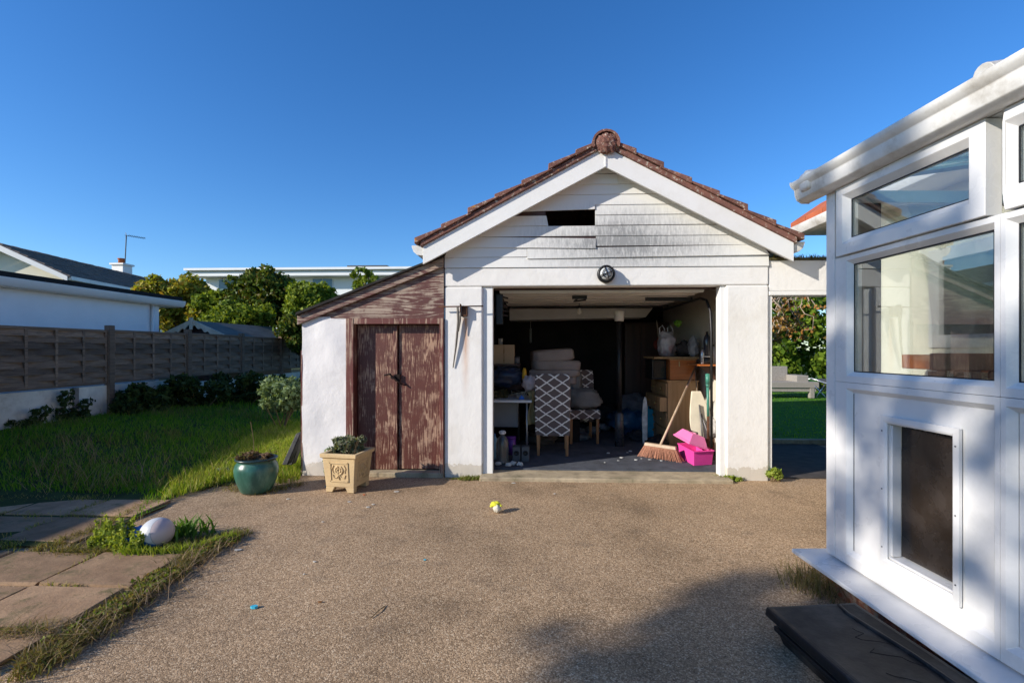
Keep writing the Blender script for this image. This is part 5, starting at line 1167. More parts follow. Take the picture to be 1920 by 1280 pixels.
c0 = WD(995, 618, 7.4)
for k in range(7): obj('link', MB().tube([c0+Vector((.011*math.cos(w_), .011*math.sin(w_)*(k % 2), -.03*k+.019*math.sin(w_))) for w_ in np.linspace(0, 2*math.pi, 11)], .0035, 5), M('pale_cable', (.5, .5, .42)), hc, smooth=True)
obj('cord', MB().tube([c0+Vector((0, 0, .02)), c0+Vector((0, 0, .4))], .003, 4), M('pale_cable', (.5, .5, .42)), hc)
for i, (px_, py_2, d_, r3, col, lab, cat) in enumerate((
  (1062, 705, 7.3, (.12, .12, .22), (.16, .14, .13), 'grey blanket hanging down over the back of the rear patterned chair', 'blanket'),
  (950, 722, 6.5, (.2, .12, .07), (.035, .03, .035), 'black jumble heap behind the blue bag on the table', 'heap'),
  (1000, 770, 6.6, (.10, .12, .26), (.03, .025, .02), 'dark coat slumped between table and front chair', 'coat'),
  (1015, 836, 6.7, (.2, .16, .08), (.10, .09, .08), 'brown grey rag heap under the front chair', 'rags'),
  (1085, 845, 7.0, (.16, .12, .05), (.16, .15, .15), 'dusty paper heap under the rear chair', 'paper heap'),
  (1130, 792, 8.3, (.3, .2, .2), (.05, .045, .045), 'low dark heap at the back wall left of the post', 'heap'),
  (1195, 830, 7.0, (.12, .1, .07), (.04, .04, .045), 'black bundle by the foot of the narrow board', 'bundle'),
  (1245, 645, 6.9, (.12, .1, .12), (.14, .03, .02), 'dark red bag behind the carrier bag on the chipboard', 'bag'),
  (1338, 800, 5.85, (.05, .1, .12), (.45, .43, .4), 'grubby white bag wedged behind the spade blade', 'bag'))):
    c_ = WD(px_, py_2, d_); c_.z = max(c_.z, FZ+r3[2]*.8)
    tag(obj(cat.replace(' ', '_'), MB().blob(c_, r3, 14, .45, 2.4, 60+i, .85), M('heap_%s' % cat.replace(' ', '_')+str(i), col, .9, .45, 9, .8, 25), smooth=True), lab, cat)
for i, (a0, a1, lab) in enumerate((((1236, 640, 6.75), (1231, 600, 6.75), 'thin pale rod rising behind the carrier bag'), ((1316, 838, 6.0), (1303, 690, 6.35), 'thin dark cane leaning beside the broom handle'))):
    tag(obj('rod', MB().tube([WD(*a0), WD(*a1)], .007, 6), M('cane', (.25, .2, .15)), smooth=True), lab, 'rod')
# ================================================================== planters and small things outside
pl = thing('square_planter', 'square sandstone coloured planter with relief flower panels', 'planter', (0, 0, 0)); m_stone = M('buff_cast_stone', (.60, .44, .24), .9, .18, 9, .5, 90, dirt=(.38, .29, .18))
hb, ht_, H_ = .135, .17, .345
mb = MB(); R4 = lambda h, z: [(-h, -h, z), (h, -h, z), (h, h, z), (-h, h, z)]
rg = R4(hb, .045)+R4(ht_-.012, H_-.04)+R4(ht_+.004, H_-.035)+R4(ht_+.006, H_)+R4(ht_-.03, H_)+R4(ht_-.035, H_-.03)
mb.add(rg, [(3, 2, 1, 0), (20, 21, 22, 23)]+[(i*4+k, i*4+(k+1) % 4, i*4+4+(k+1) % 4, i*4+4+k) for i in range(5) for k in range(4)])
body = obj('pot', mb, m_stone, pl, bevel=.006)
for sx_ in (-1, 1):
    for sy_ in (-1, 1): obj('foot', MB().hexa([(sx_*(hb-.06)-.0, sy_*(hb-.05), 0), (sx_*hb, sy_*(hb-.05), 0), (sx_*hb, sy_*hb, 0), (sx_*(hb-.06), sy_*hb, 0)], [(sx_*(hb-.085), sy_*(hb-.05), .046), (sx_*(hb+.001), sy_*(hb-.05), .046), (sx_*(hb+.001), sy_*(hb+.001), .046), (sx_*(hb-.085), sy_*(hb+.001), .046)]), m_stone, pl, bevel=.004)
for side in range(4):
    mb = MB(); tilt = math.atan((ht_-.012-hb)/(H_-.085)); mb.m = Matrix.Rotation(side*math.pi/2, 4, 'Z') @ Matrix.Translation((0, -hb-.001, .045)) @ Matrix.Rotation(tilt, 4, 'X')
    a, b, z0_, z1_ = -.09, .09, .05, .225
    for bx_ in ((a, b, z0_, z0_+.012), (a, b, z1_-.012, z1_), (a, a+.012, z0_, z1_), (b-.012, b, z0_, z1_)): mb.box(bx_[0], bx_[1], -.006, .004, bx_[2], bx_[3])
    for rq, ww in ((.035, .006), (.016, .006)):
        mb.tube([(rq*math.cos(q), -.003, .155+rq*math.sin(q)) for q in np.linspace(0, 2*math.pi, 15)], ww, 6, False)
    for k in range(6):
        q = k*math.pi/3; mb.blob((.034*math.cos(q), -.002, .155+.034*math.sin(q)), (.011, .006, .011), 6, 0)
    for s in (-1, 1):
        mb.tube([(0, -.002, .12), (s*.02, -.002, .09), (s*.05, -.002, .085), (s*.06, -.002, .115)], .005, 6); mb.tube([(s*.05, -.002, .2), (s*.065, -.002, .17), (s*.055, -.002, .13)], .005, 6); mb.tube([(0, -.002, .12), (0, -.002, .07)], .005, 6)
    obj('relief_panel', mb, m_stone, body, smooth=False)
obj('soil', MB().box(-ht_+.034, ht_-.034, -ht_+.034, ht_-.034, H_-.032, H_-.022), m_soil, pl)
cl = [(rng.uniform(-.11, .11), rng.uniform(-.11, .12), H_+rng.uniform(.0, .09)) for _ in range(26)]
v_, f_ = leaves(cl, [.035]*26, 1500, .022, 2.6)
obj('lavender_plant', (v_, f_), leafmat('grey_green', [(.10, .13, .07), (.17, .20, .12), (.24, .26, .17), (.10, .08, .05)]), pl)
mb = MB(); rr = random.Random(2)
for k in range(26): a = (rr.uniform(-.1, .1), rr.uniform(-.1, .1), H_-.03); mb.tube([a, (a[0]*1.3+rr.uniform(-.03, .03), a[1]*1.2, H_+rr.uniform(.03, .13))], .002, 4)
obj('stems', mb, M('dry_stem', (.16, .11, .06), .9), pl)
q_ = G(672, 925); pl.scale = (1.07,)*3; pl.location = (q_.x-.165, q_.y+.17, 0); pl.rotation_euler = (0, 0, R(-9))
# round green glazed pot
q_ = G(466, 928); c_ = (q_.x, q_.y+.13, 0)
gp = thing('green_pot', 'round green glazed pot with a dead plant at the lawn edge', 'plant pot', c_)
t = NT('green_glaze'); n_ = t.noise(9, 5, .65, t.coord((1, 1, .35))); c = t.ramp(n_, [(.3, (.015, .060, .042)), (.55, (.04, .13, .095)), (.75, (.13, .25, .18))]); t.set(c, .3, 0, t.bump(n_, .2, .006))
k_ = 1.0
obj('pot', MB().lathe([(0, .004), (.125, 0), (.14, .02), (.172, .10), (.19, .17), (.193, .22), (.182, .262), (.165, .285), (.165, .298), (.178, .305), (.180, .316), (.165, .32), (.15, .31), (.152, .28), (0, .275)], c_, 40), t.mat, gp, smooth=True)
obj('rim', MB().lathe([(.166, .302), (.184, .308), (.186, .319), (.17, .325), (.156, .318)], c_, 40), M('dark_rim', (.02, .04, .035), .3), gp, smooth=True)
obj('soil', MB().lathe([(.15, .283), (0, .292)], c_, 20), m_soil, gp)
v_, f_ = leaves([(c_[0]+rng.uniform(-.11, .11), c_[1]+rng.uniform(-.11, .11), .32+rng.uniform(-.02, .03)) for _ in range(18)], [.04]*18, 700, .022, 2.4)
obj('dead_plant', (v_, f_), leafmat('dead_brown', [(.14, .08, .05), (.26, .17, .12), (.08, .05, .03), (.10, .10, .04)]), gp)
mb = MB(); rr = random.Random(8)
for k in range(34): a = Vector((c_[0]+rr.uniform(-.1, .1), c_[1]+rr.uniform(-.1, .1), .29)); d_ = Vector((rr.uniform(-.17, .17), rr.uniform(-.1, .1), rr.uniform(.02, .12))); mb.tube([a, a+d_*.5+Vector((0, 0, .03)), a+d_+Vector((0, 0, -.02))], .002, 4)
mb.tube([(c_[0]-.03, c_[1], .3), (c_[0]-.04, c_[1]+.02, .48), (c_[0]-.07, c_[1]+.02, .66)], .003, 5)
obj('dead_stems', mb, M('dry_stem', (.16, .11, .06)), gp)
# ball in the weeds with a blue wrapper
q_ = G(286, 1030); r_ = .102
t = NT('worn_ball'); sx = t.new('ShaderNodeSeparateXYZ'); t.l.new(t.coord(rot=(.3, .2, .3)), sx.inputs[0])
g_ = t.math('ABSOLUTE', t.math('SUBTRACT', t.math('ADD', sx.outputs[0], t.math('MULTIPLY', sx.outputs[2], sx.outputs[2])), .055)); seam = t.ramp(t.math('MULTIPLY', g_, 60.), [(.05, 1.), (.12, 0.)])
c = t.mix(t.ramp(t.math('MULTIPLY', sx.outputs[0], 10.), [(.5, 0.), (.55, 1.)]), (.50, .51, .52), (.52, .42, .40)); c = t.mix(t.ramp(t.math('MULTIPLY', t.math('ADD', t.math('MULTIPLY', sx.outputs[0], .8), sx.outputs[2]), -10.), [(.38, 0.), (.42, 1.)]), c, (.02, .14, .42)); c = t.mix(seam, c, (.3, .28, .28))
t.set(c, .45, 0, t.bump(t.noise(60, 3), .15, .003))
tag(obj('ball', MB().blob((0, 0, 0), (r_, r_, r_*.97), 24, .0, 1.5, 3), t.mat, smooth=True, origin=None), 'scuffed white and grey ball resting in the weeds by the slabs', 'ball').location = (q_.x, q_.y+.04, r_*.98)
q_ = G(258, 1024)
mb = MB()
def crump(u, v): 
    a = u*.16-.08; b = v*.15
    return (q_.x+a+.02*mnoise.noise(Vector((u*5, v*5, 1))), q_.y-.05+.06*v+.04*mnoise.noise(Vector((u*6, v*6, 3))), .02+b*.75+.03*mnoise.noise(Vector((u*8, v*8, 7))))
mb.sheet(crump, 14, 14)
tag(obj('blue_wrapper', mb, M('blue_film', (.02, .16, .5), .25, .5, 30, .5, 60), smooth=False, solid=.002), 'crumpled bright blue plastic wrapper against the ball', 'wrapper')
# dog toy on the driveway
q_ = G(930, 960); ty = thing('dog_toy', 'small yellow and white toy lying on the driveway', 'toy', (q_.x, q_.y, 0))
obj('body', MB().blob((q_.x+.01, q_.y+.0, .035), (.034, .035, .034), 12, .25, 3, 2), M('dirty_white_plush', (.62, .58, .48), .95, .2, 30, .8, 80), ty, smooth=True)
obj('cap', MB().blob((q_.x-.004, q_.y+.015, .062), (.042, .035, .024), 12, .25, 3, 5), M('lime_yellow', (.66, .64, .05), .8, .15, 20, .6), ty, smooth=True)
obj('ear', MB().blob((q_.x-.04, q_.y+.0, .05), (.012, .012, .008), 8, .1, 3, 5).blob((q_.x+.04, q_.y+.0, .055), (.012, .012, .008), 8, .1, 3, 5), M('lime_yellow', (.66, .64, .05)), ty, smooth=True)
def flake(px_, py_2, s2, mat, name, lab, cat, grp=None, seed=0, thick=.004, asp=.6):
    q_ = G(px_, py_2); rr = random.Random(seed); a = rr.uniform(0, 3)
    pts = [(q_.x+s2*math.cos(k*.9+a)*rr.uniform(.7, 1), q_.y+s2*asp*math.sin(k*.9+a)*rr.uniform(.7, 1)) for k in range(7)]
    zb2 = .02*mnoise.noise(Vector((q_.x*.6, q_.y*.6, 0)))*min(1, max(0, 4.4-q_.y))
    return tag(obj(name, MB().prism(pts, 'z', zb2-.002, zb2+thick), mat), lab, cat, grp)
flake(477, 1137, .022, M('cyan_plastic', (.05, .42, .58), .4), 'blue_scrap', 'bright blue plastic scrap on the driveway in the foreground', 'scrap', seed=3, thick=.01)
flake(797, 1050, .010, M('cyan_plastic', (.05, .42, .58)), 'blue_scrap', 'tiny blue scrap in the middle of the driveway', 'scrap', seed=4)
flake(683, 927, .014, M('orange_leaf', (.45, .10, .03)), 'fallen_leaf', 'small orange leaf at the foot of the square planter', 'leaf', seed=5)
flake(611, 912, .016, M('teal_scrap', (.03, .25, .3)), 'blue_scrap', 'teal scrap on the ground left of the square planter', 'scrap', seed=6)
for i, (a, b, s2) in enumerate(((744, 921, .03), (590, 1052, .014), (655, 940, .02), (700, 945, .018), (963, 905, .022), (605, 978, .010), (446, 1030, .028), (570, 1075, .008), (1040, 925, .014), (540, 935, .02), (690, 950, .02))):
    flake(a, b, s2, M('old_paint_spot', (.48, .45, .40), .8, .3, 30), 'paint_fleck', 'pale fleck of dried paint on the driveway', 'paint fleck', 'pale flecks on the driveway', seed=20+i, thick=.003)
flake(600, 1128, .012, M('dead_leaf', (.25, .12, .05)), 'fallen_leaf', 'brown leaf alone in the driveway foreground', 'leaf', seed=40)
q_ = G(710, 1148); tag(obj('twig', MB().tube([q_+Vector((-.02, -.06, .006)), q_+Vector((0, 0, .012)), q_+Vector((.015, .06, .006))], .0025, 5), M('dry_stem', (.16, .11, .06))), 'thin dark twig on the driveway', 'twig')
# leaning boards beside the store, and flat tray behind the green pot
q_ = G(535, 872); lbx = thing('leaning_tyre', 'dark rubber strips leaning against the left side of the store', 'rubber strip', (q_.x, q_.y, 0))
for k in range(2):
    a_ = WY(533+k*9, 868, 5.0+.12*k); b_ = WY(561, 812+k*12, 5.12+.12*k)
    obj('strip', MB().hexa([a_+Vector((-.03, 0, -.02)), a_+Vector((.03, 0, -.02)), a_+Vector((.03, .1, -.02)), a_+Vector((-.03, .1, -.02))], [b_+Vector((-.035, 0, 0)), b_+Vector((.015, 0, 0)), b_+Vector((.015, .1, 0)), b_+Vector((-.035, .1, 0))]), m_blackpl, lbx, bevel=.008)
q_ = G(425, 888); tag(obj('tray', MB().box(q_.x-.12, q_.x+.2, q_.y, q_.y+.16, .03, .045).box(q_.x-.12, q_.x+.2, q_.y, q_.y+.01, .046, .06), M('grey_tray', (.2, .21, .22), .5), bevel=.003), 'flat grey plastic tray in the grass behind the green pot', 'tray')
# ================================================================== back garden through the passage
sf = thing('rattan_sofa', 'grey rattan corner sofa with low back on the far lawn', 'sofa', G(1490, 746, .07)); m_rat = M('grey_rattan', (.33, .30, .26), .8, .35, 70, 1., 160)
dS = 12.8; k_ = dS/F
def sx_(px_): return WD(px_, 700, dS).x
ysf = WD(1490, 700, dS).y; zof = lambda py_2: WD(1490, py_2, dS).z
obj('backrest', MB().box(sx_(1425), sx_(1500), ysf+.62, ysf+.75, zof(718), zof(688)), m_rat, sf, bevel=.02)
obj('arm', MB().box(sx_(1500)-.04, sx_(1520), ysf+.1, ysf+.75, zof(722), zof(704)), m_rat, sf, bevel=.02)
obj('seat', MB().box(sx_(1425), sx_(1535), ysf, ysf+.75, zof(727), zof(716)), m_rat, sf, bevel=.01)
obj('apron', MB().box(sx_(1425), sx_(1530), ysf+.02, ysf+.06, zof(734), zof(729)), m_rat, sf)
for px_ in (1440, 1523): obj('leg', MB().box(sx_(px_)-.06, sx_(px_)+.06, ysf+.01, ysf+.12, .06, zof(727)), m_rat, sf, bevel=.01)
lg = thing('sun_lounger', 'light metal lounger frame half hidden at the right of the rattan sofa', 'lounger', G(1545, 745, .07)); ml = M('bright_metal', (.6, .6, .6), .3, .1, 5, 0, metal=.8)
pL = lambda px_, py_2, d: WD(px_, py_2, d)
obj('frame', MB().tube([pL(1515, 711, 12), pL(1522, 709, 12), pL(1548, 718, 11.6), pL(1600, 722, 11)], .018, 8).tube([pL(1540, 712, 12.4), pL(1560, 711, 12.2), pL(1600, 716, 11.6)], .018, 8), ml, lg, smooth=True)
obj('leg', MB().tube([pL(1527, 722, 12), pL(1548, 745, 11.8)], .014, 6).tube([pL(1548, 718, 11.8), pL(1530, 746, 11.8)], .014, 6), ml, lg, smooth=True)
obj('bed', MB().hexa([pL(1522, 712, 12), pL(1600, 724, 11), pL(1600, 718, 11.8), pL(1540, 710, 12.4)], [pL(1522, 711, 12), pL(1600, 723, 11), pL(1600, 717, 11.8), pL(1540, 709, 12.4)]), M('mesh_grey', (.1, .1, .1), .8), lg)
lf_hedge = leafmat('hedge_leaf', [(.05, .09, .012), (.10, .17, .02), (.2, .28, .03), (.035, .06, .01)], .3, .4)
make_tree('hedge_tree', 'dense dark green shrub tree behind the rattan sofa', 'tree', (9.6, 15.3, 0), (9.4, 15.2, 1.9), (2.6, 1.2, 2.0), 90, .42, 9000, .12, lf_hedge, 'green shrubs behind the far lawn', .12)
make_tree('hedge_tree', 'shrub tree further left seen through the passage', 'tree', (6.8, 15.6, 0), (6.9, 15.5, 1.9), (1.9, 1.1, 2.0), 60, .4, 6000, .12, lf_hedge, 'green shrubs behind the far lawn', .12)
# dry climber with bare stems
q_ = WD(1470, 600, 9.2); cv = thing('dry_climber', 'bare pale climber stems with rusty leaves hanging in the passage', 'climber', (q_.x, q_.y, 0)); mb = MB(); rr = random.Random(4)
cen = []
mb.tube([(q_.x-.75, q_.y, 0), (q_.x-.6, q_.y, 1.2), (q_.x-.3, q_.y, 2.2), (q_.x+.1, q_.y, 2.45)], [.03, .025, .02, .015], 6)
for k in range(16):
    a = Vector((q_.x+rr.uniform(-.3, .4), q_.y+rr.uniform(-.2, .2), 2.4+rr.uniform(-.2, .2))); pts = [a]
    for j in range(7): a = a+Vector((rr.uniform(-.13, .15), rr.uniform(-.08, .08), rr.uniform(-.24, .04))); pts.append(a)
    mb.tube(pts, [.014-.0015*j for j in range(8)], 5); cen += pts[3:]
obj('stems', mb, M('pale_stem', (.42, .33, .24), .9), cv)
v_, f_ = leaves([list(c_) for c_ in cen], [.07]*len(cen), 650, .055, 1.4); obj('foliage', (v_, f_), leafmat('rusty_leaf', [(.30, .12, .03), (.4, .2, .06), (.10, .12, .03)]), cv)
# ================================================================== trees and shrubs on the left
lfA = leafmat('yellow_green_leaf', [(.15, .18, .02), (.28, .29, .03), (.40, .32, .05), (.09, .13, .02), (.42, .26, .05)], .3, .45)
lfB = leafmat('fresh_green_leaf', [(.07, .12, .014), (.15, .21, .025), (.25, .30, .035), (.05, .08, .012)], .3, .45)
lfC = leafmat('dark_green_leaf', [(.03, .055, .012), (.06, .10, .016), (.12, .16, .025), (.11, .07, .02)], .25, .4)
def T(px_, d, lab, c_px, w_px, h_px, k, cr, n, ls_, mat, nm='garden_tree'):
    b_ = WD(px_, 700, d); c_ = WD(c_px[0], c_px[1], d); s_ = d/F
    make_tree(nm, lab, 'tree', (b_.x, b_.y, 0), tuple(c_), (w_px*s_/2, w_px*s_/2*.8, h_px*s_/2), int(k*1.5), cr*.8, int(n*1.9), ls_*.72, mat, 'trees beyond the fence')
T(290, 17, 'yellow green sumac like tree, leftmost beyond the fence', (288, 556), 62, 66, 34, .30, 2400, .15, lfA)
T(355, 17.5, 'bright green yellowish tree second from the left beyond the fence', (350, 575), 120, 105, 90, .36, 8000, .14, lfA)
T(415, 17, 'fresh green tree between the yellowish and the dark trees', (405, 585), 80, 80, 50, .34, 4200, .14, lfB)
T(495, 17, 'big round dark green tree, tallest beyond the fence', (496, 558), 128, 105, 110, .36, 9500, .13, lfC)
T(470, 15.2, 'low mid green shrub tree before the dark one', (455, 600), 120, 60, 60, .32, 5000, .12, lfB)
T(590, 15.5, 'mid green tree directly behind the lean-to roof', (585, 580), 95, 100, 60, .36, 6000, .13, lfB)
T(690, 17, 'sparse wispy tree with thin upright shoots above the lean-to roof', (684, 528), 52, 62, 22, .16, 520, .12, lfB)
T(560, 13.6, 'low leafy tree behind the summerhouse roof end', (575, 620), 90, 70, 50, .3, 3600, .11, lfC)
# shrubs and weeds along the wall
def shrub(name, lab, c, r, k, cr, n, ls_, mat, cat='shrub', grp=None):
    q, rad = crown_clumps(c, r, k, cr); t_ = thing(name, lab, cat, (c[0], c[1], 0), grp); v_, f_ = leaves(q, rad, n, ls_, 1.8); obj('foliage', (v_, f_), mat, t_)
    mb = MB()
    for i in range(8): mb.tube([(c[0]+random.uniform(-.05, .05), c[1], 0), tuple(q[i % len(q)])], [.012, .004], 5)
    obj('stems', mb, M('dry_stem', (.16, .11, .06)), t_)
q_ = WD(528, 742, 7.9)
shrub('rounded_shrub', 'rounded grey green shrub catching the sun left of the store', tuple(q_), (.36, .35, .26), 40, .13, 3800, .05, leafmat('sage_leaf', [(.10, .15, .06), (.17, .23, .10), (.25, .31, .16)], .25))
for i, (px_, py_2, d, rx, rz, lab) in enumerate(((20, 805, 6.6, .3, .06, 'low dark weeds at the wall foot by the left edge'), (140, 790, 7.3, .35, .08, 'dark creeping shrub before the white wall, left of the big post'), (265, 755, 8.3, .42, .24, 'dark bushy shrub just right of the big fence post'), (370, 745, 9.2, .6, .4, 'dark overgrown shrub in the shaded fence corner'), (450, 735, 10., .7, .4, 'dark shrub mass before the far fence panels'), (520, 715, 10.5, .6, .3, 'dim green shrub near the store corner by the fence'))):
    c_ = WD(px_, py_2, d); c_.z = float(lawn_h(c_.x, c_.y))+rz*.6
    shrub('dark_shrub', lab, tuple(c_), (rx, .4 if rz > .15 else .15, rz), 26, .16 if rz > .15 else .05, 2200 if rz > .15 else 700, .06 if rz > .15 else .04, leafmat('dark_shrub_leaf', [(.018, .03, .009), (.035, .055, .015), (.05, .075, .02)], .2), 'shrub', 'dark shrubs along the boundary wall')
mb = MB(); rr = random.Random(9); cen = []
for x_p, h_ in ((118, .5), (60, .3), (140, .35), (300, .45)):
    b_ = WX(x_p, 780, FX+.05); 
    for k in range(4):
        a = Vector((FX+.05, b_.y+rr.uniform(-.1, .1), .2)); pts = [a]
        for j in range(6): a = a+Vector((rr.uniform(-.0, .02), rr.uniform(-.07, .1), h_/6)); pts.append(a)
        mb.tube(pts, .004, 4); cen += pts[2:]
vy = thing('wall_creeper', 'thin dark creeper climbing the white boundary wall', 'creeper', (FX+.05, 6.8, .2)); obj('stems', mb, m_darkwood, vy)
v_, f_ = leaves([list(c_) for c_ in cen], [.05]*len(cen), 700, .04); obj('foliage', (v_, f_), _mc['dark_shrub_leaf'], vy)
# grass
lf_g = leafmat('grass_blade', [(.05, .13, .010), (.08, .20, .012), (.13, .27, .02), (.22, .27, .05)], .4, .5)
lf_w = leafmat('weed_blade', [(.09, .15, .02), (.16, .22, .03), (.30, .26, .10), (.38, .30, .17), (.07, .11, .02)], .35, .5)
zf = lambda q: lawn_h(q[:, 0], q[:, 1])
P_ = [p for p in lawn_poly]
gp1 = [G(255, 980), G(330, 932), G(420, 908), G(560, 893), (-2.1, 5.3), (-2.1, 7.5), (-7.0, 9.5), (-7.0, 5.0), G(-60, 935), G(0, 930), G(270, 930)]
A_ = poly_sample(gp1, 30000); B_ = poly_sample([(-2.1, 7.5), (-2.1, 10), (-7, 12), (-7, 9.5)], 5000)
clump = np.array([mnoise.noise(Vector((x*1.7, y*1.7, 3)))*.5+.6 for x, y in A_])
V1 = blades(A_, lambda n: rng.uniform(.025, .10, n)*clump*1.25, zf, .0075, .9); V2 = blades(B_, lambda n: rng.uniform(.05, .14, n), zf, .01, .9)
tag(obj('lawn_grass', merge([V1, V2]), lf_g), kind='stuff')
S2 = poly_sample(gp1, 9000); S2 = S2[np.array([mnoise.noise(Vector((x*1.1, y*1.6, 21)))+.5*mnoise.noise(Vector((x*4, y*4, 2))) > .12 for x, y in S2])]
tag(obj('rough_grass', blades(S2, lambda n: rng.uniform(.03, .17, n), zf, .007, 1.3), leafmat('rough_blade', [(.20, .19, .05), (.12, .10, .04), (.09, .13, .02), (.28, .22, .10)], .3)), kind='stuff')
C_ = poly_sample([G(300, 945), G(430, 905), G(560, 890), G(562, 800), G(520, 800), G(430, 850), G(330, 905)], 9000)
C_ = np.concatenate([C_, poly_sample([G(480, 915), G(562, 905), G(562, 800), G(505, 830)], 2600)])
tag(obj('sunlit_long_grass', blades(C_, lambda n: rng.uniform(.03, .12, n), zf, .008, .8), leafmat('lush_blade', [(.13, .20, .02), (.22, .30, .03), (.32, .36, .06), (.36, .32, .12)], .4, .5)), kind='stuff')
# edge strip between grass and asphalt
def strip(pts, w_, n): 
    out = []; P2 = [np.array((p[0], p[1])) for p in pts]; Ls_ = [np.linalg.norm(P2[i+1]-P2[i]) for i in range(len(P2)-1)]; tot = sum(Ls_)
    for i in range(len(P2)-1):
        m = max(2, int(n*Ls_[i]/tot)); u = rng.uniform(0, 1, m)[:, None]; q = P2[i]+(P2[i+1]-P2[i])*u+rng.normal(0, w_, (m, 2)); out.append(q)
    return np.concatenate(out)
zero = lambda q: np.full(len(q), .0)
E_ = np.concatenate([strip([G(40, 1255), G(120, 1215), G(190, 1165), G(250, 1125), G(330, 1070), G(365, 1045), G(430, 1010)], .042, 7000), strip([G(-60, 1270), G(60, 1240), G(150, 1200)], .07, 4200), strip([G(330, 1060), G(440, 1005)], .05, 1500)])
E2 = strip([G(0, 1195), G(90, 1190)], .03, 900); E3 = strip([G(270, 1030), G(420, 1012), G(450, 1000)], .05, 2400)
E4 = strip([G(60, 1035), G(140, 1010), G(190, 990), G(240, 965), G(290, 940)], .03, 2200); E5 = strip([G(100, 1036), G(200, 1036), G(330, 1030)], .035, 2600)
E6 = strip([G(430, 915), G(500, 922), G(562, 908)], .05, 900)
def patchy(q, f=2.2, th=-.05): return q[np.array([mnoise.noise(Vector((x*f, y*f, 8.))) > th+rng.uniform(-.15, .15) for x, y in q])]
Es = np.concatenate([patchy(E_, 5, -.1), E2, E3, E4, E5, E6])
tag(obj('edge_weeds', blades(Es, lambda n: rng.uniform(.01, .055, n)*rng.uniform(.5, 1.2, n), zero, .005, 1.9), leafmat('mixed_edge_weed', [(.09, .13, .02), (.20, .14, .08), (.17, .2, .04), (.34, .25, .14), (.10, .065, .035), (.24, .26, .06)], .3, .5)), kind='stuff')
# flat leafy weeds in the strip
lv = []
for q in patchy(strip([G(70, 1240), G(190, 1165), G(300, 1090), G(350, 1060), G(430, 1010)], .03, 260), 3., -.1): lv.append((q[0], q[1], .02))
v_, f_ = leaves(lv, [.03]*len(lv), 5200, .016, 1.6); tag(obj('ground_weeds', (v_, f_), leafmat('creeping_weed', [(.10, .16, .02), (.18, .24, .03), (.26, .20, .08), (.12, .07, .03)], .3)), kind='stuff')
# leaf litter and crumbs of soil along the edges
Lt = np.concatenate([strip([G(30, 1268), G(190, 1180), G(300, 1110), G(380, 1040), G(470, 1000)], .055, 900), strip([G(380, 1045), G(330, 1085)], .06, 200), strip([G(560, 908), G(480, 930)], .05, 160), strip([G(0, 1200), G(90, 1195)], .04, 150), strip([G(60, 1040), G(330, 1040)], .05, 300)])
v_, f_ = leaves([(q[0], q[1], .006) for q in Lt], [.004]*len(Lt), 1500, .011, 1.5, up=0)
v_[:, 2] = .003+abs(v_[:, 2]-.006)*.5
tag(obj('leaf_litter', (v_, f_), leafmat('litter', [(.10, .05, .025), (.20, .11, .06), (.30, .20, .11), (.05, .03, .02)], .1)), kind='stuff')
# joints between slabs
J = np.concatenate([strip([(-4.2, 2.62), (-2.3, 2.62)], .012, 260), strip([(-3.42, 2.2), (-3.42, 3.08)], .01, 100), strip([(-4.2, 2.2), (-2.3, 2.2)], .012, 260), strip([(-2.83, 2.62), (-2.83, 3.08)], .01, 60), strip([(-5.8, 3.72), (-3.3, 3.72)], .03, 900), strip([(-5.8, 4.15), (-3.9, 4.15)], .04, 900), strip([(-3.75, 3.2), (-3.75, 4.1)], .02, 300)])
J = patchy(J, 4, -.15)
J = np.concatenate([J, strip([(-6.1, 4.58), (-3.2, 4.58)], .09, 2600), strip([(-4.7, 3.15), (-3.5, 3.15)], .04, 700), strip([(-6.1, 3.9), (-3.8, 4.2)], .05, 300)])
tag(obj('joint_grass', blades(J, lambda n: rng.uniform(.03, .055, n), zero, .005, 1.1), lf_w), kind='stuff')
# soil under the weed patches
mb = MB()
def soilpatch(pts, z=.006):
    c = np.mean([(p[0], p[1]) for p in pts], 0); mb.add([(c[0], c[1], z+.012)]+[(p[0], p[1], z-.012) for p in pts], [(0, i+1, (i+1) % len(pts)+1) for i in range(len(pts))])
soilpatch([G(50, 1042), G(120, 1008), G(230, 980), G(300, 990), G(380, 1000), G(458, 998), G(430, 1018), G(372, 1060), G(345, 1046), G(200, 1044)])
struct('weed_bed', mb, m_soil)
# tall leafy weeds beside the ball
def stalks(name, lab, spots, h0, h1, mat, ls_=.018, per=70):
    t_ = thing(name, lab, 'weed', (spots[0][0], spots[0][1], 0)); mb = MB(); cs = []; rs = []
    for x_, y_ in spots:
        h_ = random.uniform(h0, h1); dx, dy = random.uniform(-.03, .03), random.uniform(-.03, .03); mb.tube([(x_, y_, 0), (x_+dx*.5, y_+dy*.5, h_*.5), (x_+dx, y_+dy, h_)], [.003, .0025, .0015], 4)
        for k in range(9): f = .12+.88*k/9; cs.append((x_+dx*f, y_+dy*f, h_*f)); rs.append(.024*(1.25-f*.8))
    obj('stems', mb, M('green_stem', (.15, .18, .04)), t_); v_, f_ = leaves(cs, rs, per*len(spots), ls_, 1.9); obj('foliage', (v_, f_), mat, t_)
ql = G(200, 1030); stalks('tall_weed', 'upright bright green leafy weeds left of the ball', [(ql.x+random.uniform(-.13, .14), ql.y+random.uniform(-.05, .12)) for _ in range(24)], .10, .27, leafmat('bright_weed', [(.16, .22, .03), (.26, .33, .05), (.36, .40, .10)], .35))
